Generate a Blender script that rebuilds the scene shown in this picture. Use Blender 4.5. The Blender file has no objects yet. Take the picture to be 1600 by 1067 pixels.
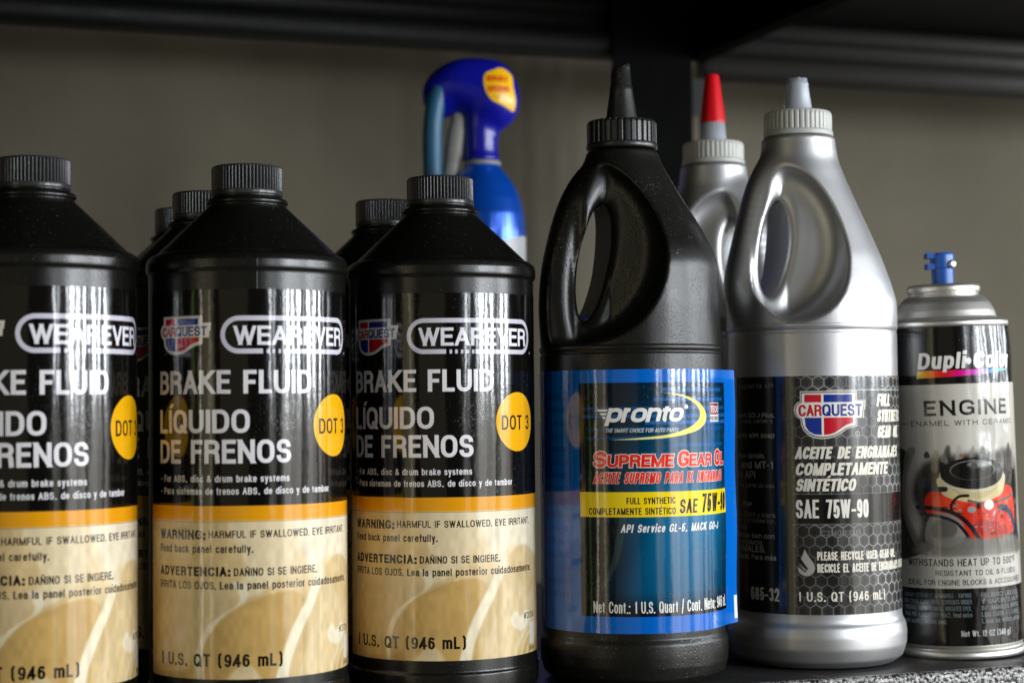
import bpy, bmesh, math, random, re
import numpy as np
from mathutils import Matrix, Vector
R = math.radians
rng = np.random.default_rng(7)
random.seed(7)
scene = bpy.context.scene
COL = scene.collection
MM = 0.001

# ------------------------------------------------------------------ camera
PHI, TH, RHO, EYE = R(19.5), R(2.15), 0.0105, 0.128
fwd = Vector((math.sin(PHI)*math.cos(TH), math.cos(PHI)*math.cos(TH), math.sin(TH)))
r0 = Vector((math.cos(PHI), -math.sin(PHI), 0)); u0 = r0.cross(fwd)
up = u0*math.cos(RHO) + r0*math.sin(RHO); rt = r0*math.cos(RHO) - u0*math.sin(RHO)
cam = bpy.data.cameras.new('camera'); camo = bpy.data.objects.new('camera', cam); COL.objects.link(camo)
M = Matrix.Identity(4)
for i in range(3):
    M[i][0], M[i][1], M[i][2] = rt[i], up[i], -fwd[i]
M[2][3] = EYE
camo.matrix_world = M
cam.sensor_width = 36.0; cam.lens = 2800/1600*36
cam.clip_start = 0.02; cam.clip_end = 60
cam.dof.use_dof = True; cam.dof.focus_distance = 0.835; cam.dof.aperture_fstop = 8.0
scene.camera = camo

# ------------------------------------------------------------------ world, lamps, exposure
w = bpy.data.worlds.new('World'); scene.world = w; w.use_nodes = True
w.node_tree.nodes['Background'].inputs[0].default_value = (0.85, 0.78, 0.58, 1)
w.node_tree.nodes['Background'].inputs[1].default_value = 0.014
scene.view_settings.view_transform = 'Standard'; scene.view_settings.look = 'None'
scene.view_settings.exposure = 0.2; scene.view_settings.gamma = 1.0
scene.cycles.max_bounces = 8
AIM = Vector((0.33, 0.80, 0.12))
def strip(az, wdeg, dist, z0, z1, rad, col):
    """upright area lamp, for daylight gaps in the open doorway and added weak fills"""
    a = R(az); wid = 2*dist*math.tan(R(wdeg)/2); h = z1-z0
    l = bpy.data.lights.new('daylight_or_fill', 'AREA'); l.shape = 'RECTANGLE'; l.size = wid; l.size_y = h
    l.energy = rad*wid*h*math.pi*GAIN; l.color = col
    o = bpy.data.objects.new('daylight_or_fill', l); COL.objects.link(o)
    p = Vector((AIM.x+dist*math.cos(a), AIM.y+dist*math.sin(a), (z0+z1)/2)); o.location = p
    d = Vector((AIM.x-p.x, AIM.y-p.y, 0)).normalized()
    o.rotation_euler = d.to_track_quat('-Z', 'Y').to_euler()
    return o
GAIN = 1.65
COOL = (0.90, 0.95, 1.0)
for az, wd, rad in [(-81, 3.0, 5.5), (-76.5, 2.2, 3.5), (-65.5, 2.5, 6), (-60, 6.5, 13), (-52.5, 5, 9), (-45, 5, 12), (-37, 2.0, 4),
                    (-30, 6, 12), (-22, 5.5, 8), (-12, 4, 9), (-4, 3, 6), (4, 3.5, 6)]:
    strip(az, wd*.66, 1.8, 0.16, 0.70, rad*1.8, COOL)
    strip(az, wd*1.5, 1.8, -0.55, 0.15, rad*0.10, (1.0, .97, .90))
for az, wd, rad, c in [(-157, 1.6, 2.6, (1, .9, .7)), (-146, .7, 2.0, (1, .9, .72)), (-166, 1.5, .5, (.55, .9, .25)), (-120, 30, .08, (1, .88, .6)), (-148, 12, .30, (1, .88, .5))]:  # left and front lamps: narrow streaks, plus broad warm fill added
    strip(az, wd, 3.0, -0.6, 1.3, rad, c)

# ------------------------------------------------------------------ helpers
def tag(o, label=None, cat=None, group=None, kind=None):
    if label: o['label'] = label
    if cat: o['category'] = cat
    if group: o['group'] = group
    if kind: o['kind'] = kind
    return o
def empty(name, x, y, z=0, rot=0):
    o = bpy.data.objects.new(name, None); COL.objects.link(o); o.empty_display_size = .02
    o.location = (x*MM, y*MM, z*MM); o.rotation_euler = (0, 0, R(rot)); return o
def mesh_obj(name, V, Fc, mat, parent=None, smooth=True, uv=None, scale=MM):
    me = bpy.data.meshes.new(name)
    V = np.asarray(V, float)*scale
    me.from_pydata(V.tolist(), [], [list(map(int, f)) for f in Fc])
    if uv is not None:
        lay = me.uv_layers.new(name='UVMap')
        idx = np.empty(len(me.loops), dtype=np.int32); me.loops.foreach_get('vertex_index', idx)
        lay.data.foreach_set('uv', np.asarray(uv, np.float32)[idx].ravel())
    me.polygons.foreach_set('use_smooth', [smooth]*len(me.polygons))
    me.materials.append(mat); me.update()
    o = bpy.data.objects.new(name, me); COL.objects.link(o)
    if parent: o.parent = parent
    return o
def lathe(prof, n=160, rfun=None, angles=None, close_top=True, close_bot=True):
    """prof: list of (r, z) from bottom to top"""
    A = np.linspace(0, 2*math.pi, n, endpoint=False) if angles is None else np.asarray(angles)
    n = len(A); V = []; Fc = []
    for (r, z) in prof:
        rr = np.full(n, float(r)) if rfun is None else rfun(A, r, z)
        V.append(np.stack([rr*np.cos(A), rr*np.sin(A), np.full(n, float(z))], 1))
    V = np.concatenate(V)
    for k in range(len(prof)-1):
        for i in range(n):
            j = (i+1) % n
            Fc.append((k*n+i, k*n+j, (k+1)*n+j, (k+1)*n+i))
    if close_bot:
        V = np.vstack([V, [[0, 0, prof[0][1]]]]); c = len(V)-1
        Fc += [(c, (i+1) % n, i) for i in range(n)]
    if close_top:
        V = np.vstack([V, [[0, 0, prof[-1][1]]]]); c = len(V)-1; b = (len(prof)-1)*n
        Fc += [(c, b+i, b+(i+1) % n) for i in range(n)]
    return V, Fc
def rnd(prof, rad=.6, n=3):
    """round the corners of a profile"""
    out = [prof[0]]
    for a, b, c in zip(prof[:-2], prof[1:-1], prof[2:]):
        a, b, c = map(np.array, (a, b, c)); d1, d2 = a-b, c-b; l1, l2 = np.linalg.norm(d1), np.linalg.norm(d2)
        if l1 < 1e-6 or l2 < 1e-6: out.append(tuple(b)); continue
        t = min(rad, l1*.45, l2*.45); p, q = b+d1/l1*t, b+d2/l2*t
        for k in range(n+1):
            s = k/n; out.append(tuple((1-s)**2*p+2*s*(1-s)*b+s*s*q))
    out.append(prof[-1]); return out
def box(x0, x1, y0, y1, z0, z1):
    V = [(x, y, z) for x in (x0, x1) for y in (y0, y1) for z in (z0, z1)]
    return V, [(0, 1, 3, 2), (4, 6, 7, 5), (0, 4, 5, 1), (2, 3, 7, 6), (0, 2, 6, 4), (1, 5, 7, 3)]
def join(parts):
    V, Fc = [], []
    for v, f in parts:
        b = len(V); V += [tuple(p) for p in v]; Fc += [tuple(b+i for i in q) for q in f]
    return V, Fc
def bevel(o, wd, seg=2):
    bm = bmesh.new(); bm.from_mesh(o.data)
    bmesh.ops.bevel(bm, geom=list(bm.edges), offset=wd*MM, segments=seg, affect='EDGES', profile=.5)
    bm.to_mesh(o.data); bm.free(); return o
def tube(path, rad, n=20, sy=1.0, caps=True):
    path = [Vector(p) for p in path]; V, Fc = [], []
    for i, p in enumerate(path):
        t = (path[min(i+1, len(path)-1)]-path[max(i-1, 0)]).normalized()
        a = Vector((0, 1, 0)); a = (a-t*a.dot(t)).normalized(); b = t.cross(a)
        r = rad[i] if hasattr(rad, '__len__') else rad
        for k in range(n):
            g = 2*math.pi*k/n; V.append(tuple(p+a*r*sy*math.cos(g)+b*r*math.sin(g)))
    for i in range(len(path)-1):
        for k in range(n):
            m = (k+1) % n; Fc.append((i*n+k, i*n+m, (i+1)*n+m, (i+1)*n+k))
    if caps: Fc.append(tuple(range(n))[::-1]); Fc.append(tuple(range((len(path)-1)*n, len(path)*n)))
    return V, Fc

# ------------------------------------------------------------------ implicit surfaces (smooth nets)
def smin(a, b, k):
    h = np.clip(.5+.5*(b-a)/k, 0, 1); return b*(1-h)+a*h-k*h*(1-h)
def smax(a, b, k): return -smin(-a, -b, k)
def surface_net(f, lo, hi, h, cut=None):
    xs = [np.arange(lo[i], hi[i]+h, h) for i in range(3)]
    X, Y, Z = np.meshgrid(*xs, indexing='ij'); D = f(X, Y, Z)
    nx, ny, nz = D.shape; inside = D < 0
    cs = np.zeros((nx-1, ny-1, nz-1, 3)); cn = np.zeros((nx-1, ny-1, nz-1))
    base = np.stack([X, Y, Z], -1)
    for ax in range(3):
        s0 = [slice(None)]*3; s1 = [slice(None)]*3; s0[ax] = slice(0, -1); s1[ax] = slice(1, None)
        d0, d1 = D[tuple(s0)], D[tuple(s1)]; cr = inside[tuple(s0)] != inside[tuple(s1)]
        t = np.where(cr, d0/np.where(cr, d0-d1, 1), 0); P = base[tuple(s0)].copy(); P[..., ax] += t*h; P *= cr[..., None]
        o = [a for a in range(3) if a != ax]
        for i in (0, 1):
            for j in (0, 1):
                sl = [slice(None)]*3
                sl[o[0]] = slice(i, D.shape[o[0]]-1+i); sl[o[1]] = slice(j, D.shape[o[1]]-1+j)
                cs += P[tuple(sl)]; cn += cr[tuple(sl)]
    act = cn > 0; idx = -np.ones(act.shape, int); idx[act] = np.arange(act.sum())
    V = cs[act]/cn[act][:, None]; F = []
    for ax in range(3):
        s0 = [slice(None)]*3; s1 = [slice(None)]*3; s0[ax] = slice(0, -1); s1[ax] = slice(1, None)
        a, b = inside[tuple(s0)], inside[tuple(s1)]; o = [q for q in range(3) if q != ax]
        for flip, m in ((False, a & ~b), (True, ~a & b)):
            I = np.argwhere(m); I = I[(I[:, o[0]] > 0) & (I[:, o[1]] > 0) & (I[:, o[0]] < D.shape[o[0]]-1) & (I[:, o[1]] < D.shape[o[1]]-1)]
            if not len(I): continue
            q = []
            for di, dj in ((1, 1), (0, 1), (0, 0), (1, 0)):
                J = I.copy(); J[:, o[0]] -= di; J[:, o[1]] -= dj; q.append(idx[J[:, 0], J[:, 1], J[:, 2]])
            q = np.stack(q, 1)
            if flip != (ax == 1): q = q[:, ::-1]
            F.append(q)
    F = np.concatenate(F); F = F[(F >= 0).all(1)]
    e = .2
    for _ in range(3):       # pull the vertices onto the true surface
        d = f(V[:, 0], V[:, 1], V[:, 2])
        g = np.stack([(f(V[:, 0]+e*(i == 0), V[:, 1]+e*(i == 1), V[:, 2]+e*(i == 2))-d)/e for i in range(3)], 1)
        n2 = (g**2).sum(1)+1e-6; V = V-np.clip(d/n2, -1, 1)[:, None]*g*.8
    if cut is not None:
        keep = (V[F][:, :, 2] > cut).all(1); F = F[keep]
    used = np.unique(F); mp = -np.ones(len(V), int); mp[used] = np.arange(len(used))
    return V[used], mp[F]

# ------------------------------------------------------------------ printed artwork: a small rasteriser
# a drawn alphabet: strokes in a unit box (x 0..1 of the glyph width, y 0..1 of the capital height).
# M start, l straight, h quarter curve leaving level, v quarter curve leaving upright; '-' joins two points with a straight bar
GL = {
'A': (.88, "0,0-.5,1|.5,1-1,0|_.24,.3-.76,.3"), 'B': (.84, "0,0-0,1|M0,1 l.5,1 h.93,.77 v.5,.54 l0,.54|M.5,.54 h1,.27 v.5,0 l0,0"),
'C': (.88, "M1,.69 v.52,1 h0,.6 l0,.4 v.52,0 h1,.31"), 'D': (.88, "0,0-0,1|M0,1 l.42,1 h1,.58 l1,.42 v.42,0 l0,0"),
'E': (.74, "0,0-0,1|0,1-1,1|0,.53-.88,.53|0,0-1,0"), 'F': (.70, "0,0-0,1|0,1-1,1|0,.5-.85,.5"),
'G': (.92, "M1,.70 v.52,1 h0,.6 l0,.4 v.5,0 h1,.36 l1,.46|_.52,.47-1.0,.47|_1,0-1,.5"), 'H': (.88, "0,0-0,1|1,0-1,1|0,.53-1,.53"),
'I': (0, "0,0-0,1"), 'J': (.68, "M1,1 l1,.3 v.5,0 h0,.26 l0,.32"), 'K': (.88, "0,0-0,1|0,.36-.93,1|.32,.58-1,0"), 'L': (.68, "0,0-0,1|0,0-1,0"),
'M': (1.08, "0,0-0,1|1,0-1,1|0,1-.5,0|.5,0-1,1"), 'N': (.88, "0,0-0,1|1,0-1,1|0,1-1,0"), 'O': (.92, "M.5,1 h1,.6 l1,.4 v.5,0 h0,.4 l0,.6 v.5,1"),
'P': (.80, "0,0-0,1|M0,1 l.52,1 h1,.72 v.52,.44 l0,.44"), 'Q': (.92, "M.5,1 h1,.6 l1,.4 v.5,0 h0,.4 l0,.6 v.5,1|_.55,.3-1.12,-.12"),
'R': (.86, "0,0-0,1|M0,1 l.52,1 h.97,.75 v.52,.5 l0,.5|M.5,.5 h.95,.28 l1,-.1"), 'S': (.82, "M.96,.71 v.5,1 h.03,.75 v.5,.51 h1,.26 v.5,0 h0,.29"),
'T': (.80, "0,1-1,1|.5,0-.5,1"), 'U': (.88, "M0,1.1 l0,.34 v.5,0 h1,.34 l1,1.1"), 'V': (.84, "0,1-.5,0|.5,0-1,1"), 'W': (1.22, "0,1-.26,0|.26,0-.5,1|.5,1-.74,0|.74,0-1,1"),
'X': (.84, "0,0-1,1|0,1-1,0"), 'Y': (.84, "0,1-.5,.42|1,1-.5,.42|.5,0-.5,.45"), 'Z': (.78, "0,1-1,1|1,1-0,0|0,0-1,0"),
'0': (.74, "M.5,1 h1,.6 l1,.4 v.5,0 h0,.4 l0,.6 v.5,1"), '1': (.45, ".9,0-.9,1|_.1,.76-.9,.84"), '2': (.74, "M0,.68 v.5,1 h1,.72 l.92,.55 l.08,.02|0,0-1,0"),
'3': (.74, "M.02,.74 v.5,1 h.95,.77 v.42,.53|M.42,.53 h1,.27 v.5,0 h.02,.22"), '4': (.78, ".76,0-.76,1|.76,1-0,.27|0,.27-1,.27"),
'5': (.74, ".14,1-.94,1|.13,1-.06,.5|M.06,.5 v.5,.65 h1,.33 v.5,0 h.02,.2"), '6': (.74, "M.94,.81 v.52,1 h0,.5 l0,.34 v.5,0 h1,.32 v.5,.62 h0,.32"),
'7': (.74, "0,1-1,1|1,1-.35,0"), '8': (.74, "M.5,1 h.93,.77 v.5,.54 h.07,.77 v.5,1|M.5,.54 h1,.27 v.5,0 h0,.27 v.5,.54"), '9': (.74, "M.06,.19 v.48,0 h1,.5 l1,.66 v.5,1 h0,.68 v.5,.38 h1,.68"),
'a': (.68, "1,0-1,.5|M.05,.53 v.5,.74 h1,.5|M1,.43 l.5,.43 h0,.21 v.42,0 h1,.24"), 'b': (.74, "0,0-0,1|M0,.42 v.52,.74 h1,.45 l1,.29 v.52,0 h0,.32"),
'c': (.68, "M1,.50 v.52,.74 h0,.45 l0,.29 v.52,0 h1,.24"), 'd': (.74, "1,0-1,1|M1,.42 v.48,.74 h0,.45 l0,.29 v.48,0 h1,.32"), 'e': (.70, "M0,.39 l1,.39 l1,.47 v.5,.74 h0,.45 l0,.29 v.5,0 h.97,.22"),
'f': (.42, "M1.1,1 l.95,1 h.42,.78 l.42,-.1|0,.70-1,.70"), 'g': (.74, "M1,.42 v.48,.74 h0,.45 l0,.29 v.48,0 h1,.32|M1,.74 l1,-.04 v.5,-.26 h.03,-.1"), 'h': (.70, "0,0-0,1|M0,.45 v.55,.74 h1,.5 l1,-.1"),
'i': (0, "0,0-0,.70|o0,1.08"), 'j': (.2, "M1,.74 l1,-.1 v.0,-.26|o1,1"), 'k': (.68, "0,0-0,1|0,.28-.85,.74|.32,.45-1,0"), 'l': (0, "0,0-0,1"),
'm': (1.06, "0,0-0,.74|M0,.5 v.27,.74 h.5,.52 l.5,-.1|M.5,.5 v.77,.74 h1,.52 l1,-.1"), 'n': (.70, "0,0-0,.74|M0,.45 v.55,.74 h1,.5 l1,-.1"), 'o': (.74, "M.5,.74 h1,.45 l1,.29 v.5,0 h0,.29 l0,.45 v.5,.74"),
'p': (.74, "0,-.26-0,.74|M0,.42 v.52,.74 h1,.45 l1,.29 v.52,0 h0,.32"), 'q': (.74, "1,-.26-1,.74|M1,.42 v.48,.74 h0,.45 l0,.29 v.48,0 h1,.32"), 'r': (.42, "0,0-0,.74|M0,.40 v.8,.73 l1.05,.73"),
's': (.64, "M.95,.53 v.5,.74 h.04,.55 v.5,.38 h1,.19 v.5,0 h0,.22"), 't': (.42, "M.42,.96 l.42,.2 v.85,0 l1.05,0|0,.70-1,.70"), 'u': (.70, "1,0-1,.74|M0,.84 l0,.26 v.45,0 h1,.3"),
'v': (.68, "0,.74-.5,0|.5,0-1,.74"), 'w': (1.0, "0,.74-.26,0|.26,0-.5,.74|.5,.74-.74,0|.74,0-1,.74"), 'x': (.68, "0,0-1,.74|0,.74-1,0"), 'y': (.68, "0,.74-.5,.03|1,.74-.38,-.26"), 'z': (.62, "0,.74-1,.74|1,.74-0,0|0,0-1,0"),
'.': (0, "o0,0"), ',': (.08, "o.5,0|_.6,.0-.1,-.16"), ':': (0, "o0,0|o0,.6"), '-': (.34, "0,.4-1,.4"), '/': (.5, "0,-.05-1,1.05"), '(': (.30, "M1,1.14 h.05,.75 l.05,.25 v1,-.14"), ')': (.30, "M0,1.14 h.95,.75 l.95,.25 v0,-.14"),
'&': (.9, "M1.05,-.02 l.25,.72 h.2,.8 v.45,1 h.7,.8 l.5,.6 l.1,.4 h0,.24 v.4,0 h.95,.45"), "'": (0, "_0,.8-0,1"), '•': (.1, "*.5,.42"), ' ': (.36, ""), '°': (.3, "M.5,1 h1,.85 v.5,.7 h0,.85 v.5,1"), '+': (.5, "_0,.4-1,.4|_.5,.15-.5,.65")}
ACC = {'Í': ('I', '´'), 'É': ('E', '´'), 'í': ('i', '´'), 'é': ('e', '´'), 'á': ('a', '´'), 'Ñ': ('N', '~'), 'ó': ('o', '´'), 'Ó': ('O', '´')}
def qcurve(p, q, lv, n=7):
    (x0, y0), (x1, y1) = p, q; out = []
    for k in range(1, n+1):
        t = math.pi/2*k/n; e = .88; s_, c_ = math.sin(t)**e, 1-math.cos(t)**e
        out.append((x0+(x1-x0)*(s_ if lv else c_), y0+(y1-y0)*(c_ if lv else s_)))
    return out
def strip_tri(P, hx, hy, ext0=0, ext1=0):
    """ribbon along a centre line; half thickness hx for upright, hy for level strokes"""
    P = [np.array(p, float) for p in P]
    P = [p for i, p in enumerate(P) if i == 0 or np.linalg.norm(p-P[i-1]) > 1e-6]
    if len(P) < 2: return [], []
    def un(v): return v/(np.linalg.norm(v)+1e-12)
    P[0] = P[0]-un(P[1]-P[0])*ext0; P[-1] = P[-1]+un(P[-1]-P[-2])*ext1
    V = []
    for i, p in enumerate(P):
        a = un(P[i]-P[i-1]) if i else un(P[1]-P[0]); b = un(P[i+1]-P[i]) if i < len(P)-1 else a
        na, nb = np.array([-a[1], a[0]]), np.array([-b[1], b[0]]); m = un(na+nb); k = 1/max(m@na, .45)
        h = math.hypot(hx*m[0], hy*m[1]); V += [p+m*h*k, p-m*h*k]
    T = []
    for i in range(len(P)-1): T += [(2*i, 2*i+1, 2*i+3), (2*i, 2*i+3, 2*i+2)]
    return V, T
def layout(t, cap, tw, kx, gap, e=0):
    """triangles of a line of text in mm; tw: stroke thickness; e: extra outline"""
    x = 0; VV, TT, clip = [], [], []
    n = 0
    for ch in t:
        g, ac = ACC.get(ch, (ch, None)); wd, spec = GL.get(g, GL[' ']); W = max(wd*cap*kx, tw*1.9) if wd else tw
        hx = tw/2; hy = tw*.44; iw = max(W-2*hx, 0); ih = cap-2*hy; lo = -.45*cap if g in 'gjpqy,/()' else -e; hi = cap*(1.2 if g in '/()' else 1)+e
        def mp(px, py): return (x+hx+px*iw, hy+py*ih)
        for st in [q for q in spec.split('|') if q]:
            v, tr = [], []; cl = (x-e, x+W+e, lo, hi)
            if st[0] in 'o*':
                a, b = map(float, st[1:].split(',')); cx, cy = mp(a, b); r = (tw*.56 if st[0] == 'o' else max(tw*.75, .13*cap))
                if st[0] == 'o': v = [(cx-r-e, cy-r-e), (cx+r+e, cy-r-e), (cx+r+e, cy+r+e), (cx-r-e, cy+r+e)]; tr = [(0, 1, 2), (0, 2, 3)]; cl = (-1e9, 1e9, -1e9, 1e9)
                else: v = [(cx, cy)]+[(cx+(r+e)*math.cos(k*.5236), cy+(r+e)*math.sin(k*.5236)) for k in range(12)]; tr = [(0, 1+k, 1+(k+1) % 12) for k in range(12)]; cl = (-1e9, 1e9, -1e9, 1e9)
            elif st[0] == 'M':
                pts = []
                for tk in st.split():
                    q = mp(*map(float, tk[1:].split(',')))
                    if tk[0] in 'Ml': pts.append(q)
                    else: pts += qcurve(pts[-1], q, tk[0] == 'h')
                v, tr = strip_tri(pts, hx+e, hy+e, e, e); cl = (-1e9, 1e9, lo, hi)
            else:
                bare = st[0] == '_'; m_ = re.match(r'^_?(-?[\d.]+),(-?[\d.]+)-(-?[\d.]+),(-?[\d.]+)$', st); a, b, c, d = map(float, m_.groups())
                p, q = mp(a, b), mp(c, d); ax_ = a == c or b == d; ex = 0 if bare else (hx if b == d else (hy if a == c else tw*1.2))
                v, tr = strip_tri([p, q], (hx if ax_ else hx*.98)+e, hy+e, ex+e, ex+e)
                if b == d or bare: cl = (-1e9, 1e9, -1e9, 1e9)
                if not ax_: cl = (x-e-(tw*.3), x+W+e+(tw*.3), lo, (.74*ih+2*hy+e) if g in 'kvwxyz' else hi)
            for tri in tr: TT.append((n+tri[0], n+tri[1], n+tri[2])); clip.append(cl)
            VV += [tuple(p) for p in v]; n += len(v)
        if ac:
            cx = x+W/2; v = [(cx-.06*cap, cap*1.07-e), (cx+.06*cap+tw*.3, cap*1.07-e), (cx+.2*cap*kx+tw*.5, cap*1.26+e), (cx+.06*cap, cap*1.26+e)] if ac == '´' else [(cx-.2*cap*kx, cap*1.08), (cx+.2*cap*kx, cap*1.08), (cx+.2*cap*kx, cap*1.2), (cx-.2*cap*kx, cap*1.2)]
            VV += v; TT += [(n, n+1, n+2), (n, n+2, n+3)]; clip += [(-1e9, 1e9, -1e9, 1e9)]*2; n += 4
        x += W+gap*(.85 if ch == ' ' else 1)
    return np.array(VV, float).reshape(-1, 2), np.array(TT, int).reshape(-1, 3), clip, x-gap
def cliptris(V, T, clip):
    """cut triangles to their glyph's box"""
    out = []
    for (a, b, c), (x0, x1, y0, y1) in zip(T, clip):
        P = [V[a], V[b], V[c]]
        for ax, lim, sg in ((0, x0, 1), (0, x1, -1), (1, y0, 1), (1, y1, -1)):
            if abs(lim) > 1e8 or not P: continue
            Q = []
            for i in range(len(P)):
                p, q = P[i], P[(i+1) % len(P)]; dp, dq = sg*(p[ax]-lim), sg*(q[ax]-lim)
                if dp >= 0: Q.append(p)
                if (dp > 0) != (dq > 0) and dp != dq: Q.append(p+(q-p)*dp/(dp-dq))
            P = Q
        for i in range(1, len(P)-1): out.append((P[0], P[i], P[i+1]))
    return np.array(out, float).reshape(-1, 2)
class Art:
    """flat print laid out in millimetres: u along the label, z up"""
    def __init__(s, u0, u1, z0, z1, ppm=11):
        s.u0, s.u1, s.z0, s.z1, s.p = u0, u1, z0, z1, ppm
        s.W, s.H = int((u1-u0)*ppm), int((z1-z0)*ppm)
        s.a = np.zeros((s.H, s.W, 3), np.float32)
        s.U, s.Z = np.meshgrid(u0+(np.arange(s.W)+.5)/ppm, z0+(np.arange(s.H)+.5)/ppm)
    def px(s, P): P = np.asarray(P, float); return np.stack([(P[:, 0]-s.u0)*s.p, (P[:, 1]-s.z0)*s.p], 1)
    def tris(s, P, T, m=None):
        if m is None: m = np.zeros((s.H, s.W), bool)
        Q = s.px(P)[T]
        for (x0, y0), (x1, y1), (x2, y2) in Q:
            ar = (x1-x0)*(y2-y0)-(x2-x0)*(y1-y0)
            if abs(ar) < 1e-9: continue
            a, b = max(int(min(x0, x1, x2)-.5), 0), min(int(max(x0, x1, x2)+1.5), s.W)
            c, d = max(int(min(y0, y1, y2)-.5), 0), min(int(max(y0, y1, y2)+1.5), s.H)
            if a >= b or c >= d: continue
            gx = np.arange(a, b)+.5; gy = (np.arange(c, d)+.5)[:, None]; sg = 1 if ar > 0 else -1
            k = (sg*((x1-x0)*(gy-y0)-(gx-x0)*(y1-y0)) >= -1e-4) & (sg*((x2-x1)*(gy-y1)-(gx-x1)*(y2-y1)) >= -1e-4) & (sg*((x0-x2)*(gy-y2)-(gx-x2)*(y0-y2)) >= -1e-4)
            m[c:d, a:b] |= k
        return m
    def poly(s, P, smooth=False):
        P = [tuple(p) for p in P]
        if smooth: P = spline(P)
        Q = s.px(P); m = np.zeros((s.H, s.W), bool)
        a, b = max(int(Q[:, 0].min()), 0), min(int(Q[:, 0].max())+2, s.W); c, d = max(int(Q[:, 1].min()), 0), min(int(Q[:, 1].max())+2, s.H)
        if a >= b or c >= d: return m
        gx = np.arange(a, b)+.5; gy = (np.arange(c, d)+.5)[:, None]; k = np.zeros((d-c, b-a), bool)
        for (x0, y0), (x1, y1) in zip(Q, np.roll(Q, -1, 0)):
            if y0 == y1: continue
            k ^= ((gy >= min(y0, y1)) & (gy < max(y0, y1))) & (gx < x0+(gy-y0)*(x1-x0)/(y1-y0))
        m[c:d, a:b] = k; return m
    def rect(s, a, b, c, d): return (s.U >= a) & (s.U < b) & (s.Z >= c) & (s.Z < d)
    def rrect(s, a, b, c, d, r):
        x = np.abs(s.U-(a+b)/2)-((b-a)/2-r); y = np.abs(s.Z-(c+d)/2)-((d-c)/2-r)
        return np.hypot(np.maximum(x, 0), np.maximum(y, 0))+np.minimum(np.maximum(x, y), 0) < r
    def ell(s, cx, cz, rx, rz): return ((s.U-cx)/rx)**2+((s.Z-cz)/rz)**2 < 1
    def put(s, m, c, al=1.0):
        c = np.array(c, np.float32)/255.
        if m.dtype == bool and al == 1.0: s.a[m] = c
        else:
            k = (m.astype(np.float32)*al)[..., None]; s.a = s.a*(1-k)+c*k
    def text(s, t, u, z, cap, width=None, right=None, c=(255, 255, 255), off=.012, sh=0, sp=1.0, al=1.0, edge=None, ew=.02, xs=.8, slope=0):
        """u, z: left end of the baseline; cap: capital height; width fits the line"""
        tw = cap*(.115+2.5*off); gap = cap*(.115+(sp-1)*.8)
        def width_at(kx, g_): return layout(t, cap, tw, kx, g_)[3]
        if width:
            k0, k1 = .1, 3.0
            for _ in range(14):
                km = (k0+k1)/2; gp = gap*min(km/.75, 1.6)
                if width_at(km, gp) > width: k1 = km
                else: k0 = km
            kx = k0
        else: kx = xs*.95
        gap = gap*min(kx/.75, 1.6)
        V, T, cl, wd = layout(t, cap, tw, kx, gap)
        if right is not None: u = right-wd
        def mp(Q): return np.stack([u+Q[:, 0]+Q[:, 1]*sh, z+Q[:, 1]+Q[:, 0]*slope], 1)
        def draw(e):
            V, T, cl, _ = layout(t, cap, tw, kx, gap, e); Q = mp(cliptris(V, T, cl)); return s.tris(Q, np.arange(len(Q)).reshape(-1, 3))
        if edge is not None: s.put(draw(ew*cap*2.2), edge)
        m = draw(0)
        s.put(m, c, al)
        return m
    def blur(s, m, mmr):
        m = m.astype(np.float32); k = max(int(mmr*s.p), 1)
        for _ in range(2):
            for ax in (0, 1):
                pad = [(0, 0)]*m.ndim; pad[ax] = (k+1, k)
                q = np.cumsum(np.pad(m, pad, mode='edge'), axis=ax, dtype=np.float64)
                a = np.take(q, range(2*k+1, q.shape[ax]), ax); b = np.take(q, range(0, q.shape[ax]-2*k-1), ax)
                m = ((a-b)/(2*k+1)).astype(np.float32)
        return m
    def noise(s, fu, fz, seed=0):
        g = np.random.default_rng(seed).random((int((s.z1-s.z0)*fz)+3, int((s.u1-s.u0)*fu)+3)).astype(np.float32)
        x = (s.U-s.u0)*fu; y = (s.Z-s.z0)*fz; i = x.astype(int); j = y.astype(int); fx = x-i; fy = y-j
        fx = fx*fx*(3-2*fx); fy = fy*fy*(3-2*fy)
        return (g[j, i]*(1-fx)+g[j, i+1]*fx)*(1-fy)+(g[j+1, i]*(1-fx)+g[j+1, i+1]*fx)*fy
    def image(s, name):
        im = bpy.data.images.new(name, s.W, s.H, alpha=False)
        px = np.ones((s.H, s.W, 4), np.float32); px[..., :3] = np.clip(s.a, 0, 1)
        im.pixels.foreach_set(px.ravel()); im.update(); im.pack(); return im
def spline(P, n=8, closed=True):
    P = np.array(P, float); N = len(P); out = []
    for i in range(N if closed else N-1):
        if closed: a, b, c, d = P[i-1], P[i], P[(i+1) % N], P[(i+2) % N]
        else: a, b, c, d = P[max(i-1, 0)], P[i], P[i+1], P[min(i+2, N-1)]
        for k in range(n):
            t = k/n; out.append(tuple(.5*((2*b)+(-a+c)*t+(2*a-5*b+4*c-d)*t*t+(-a+3*b-3*c+d)*t**3)))
    if not closed: out.append(tuple(P[-1]))
    return out

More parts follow.
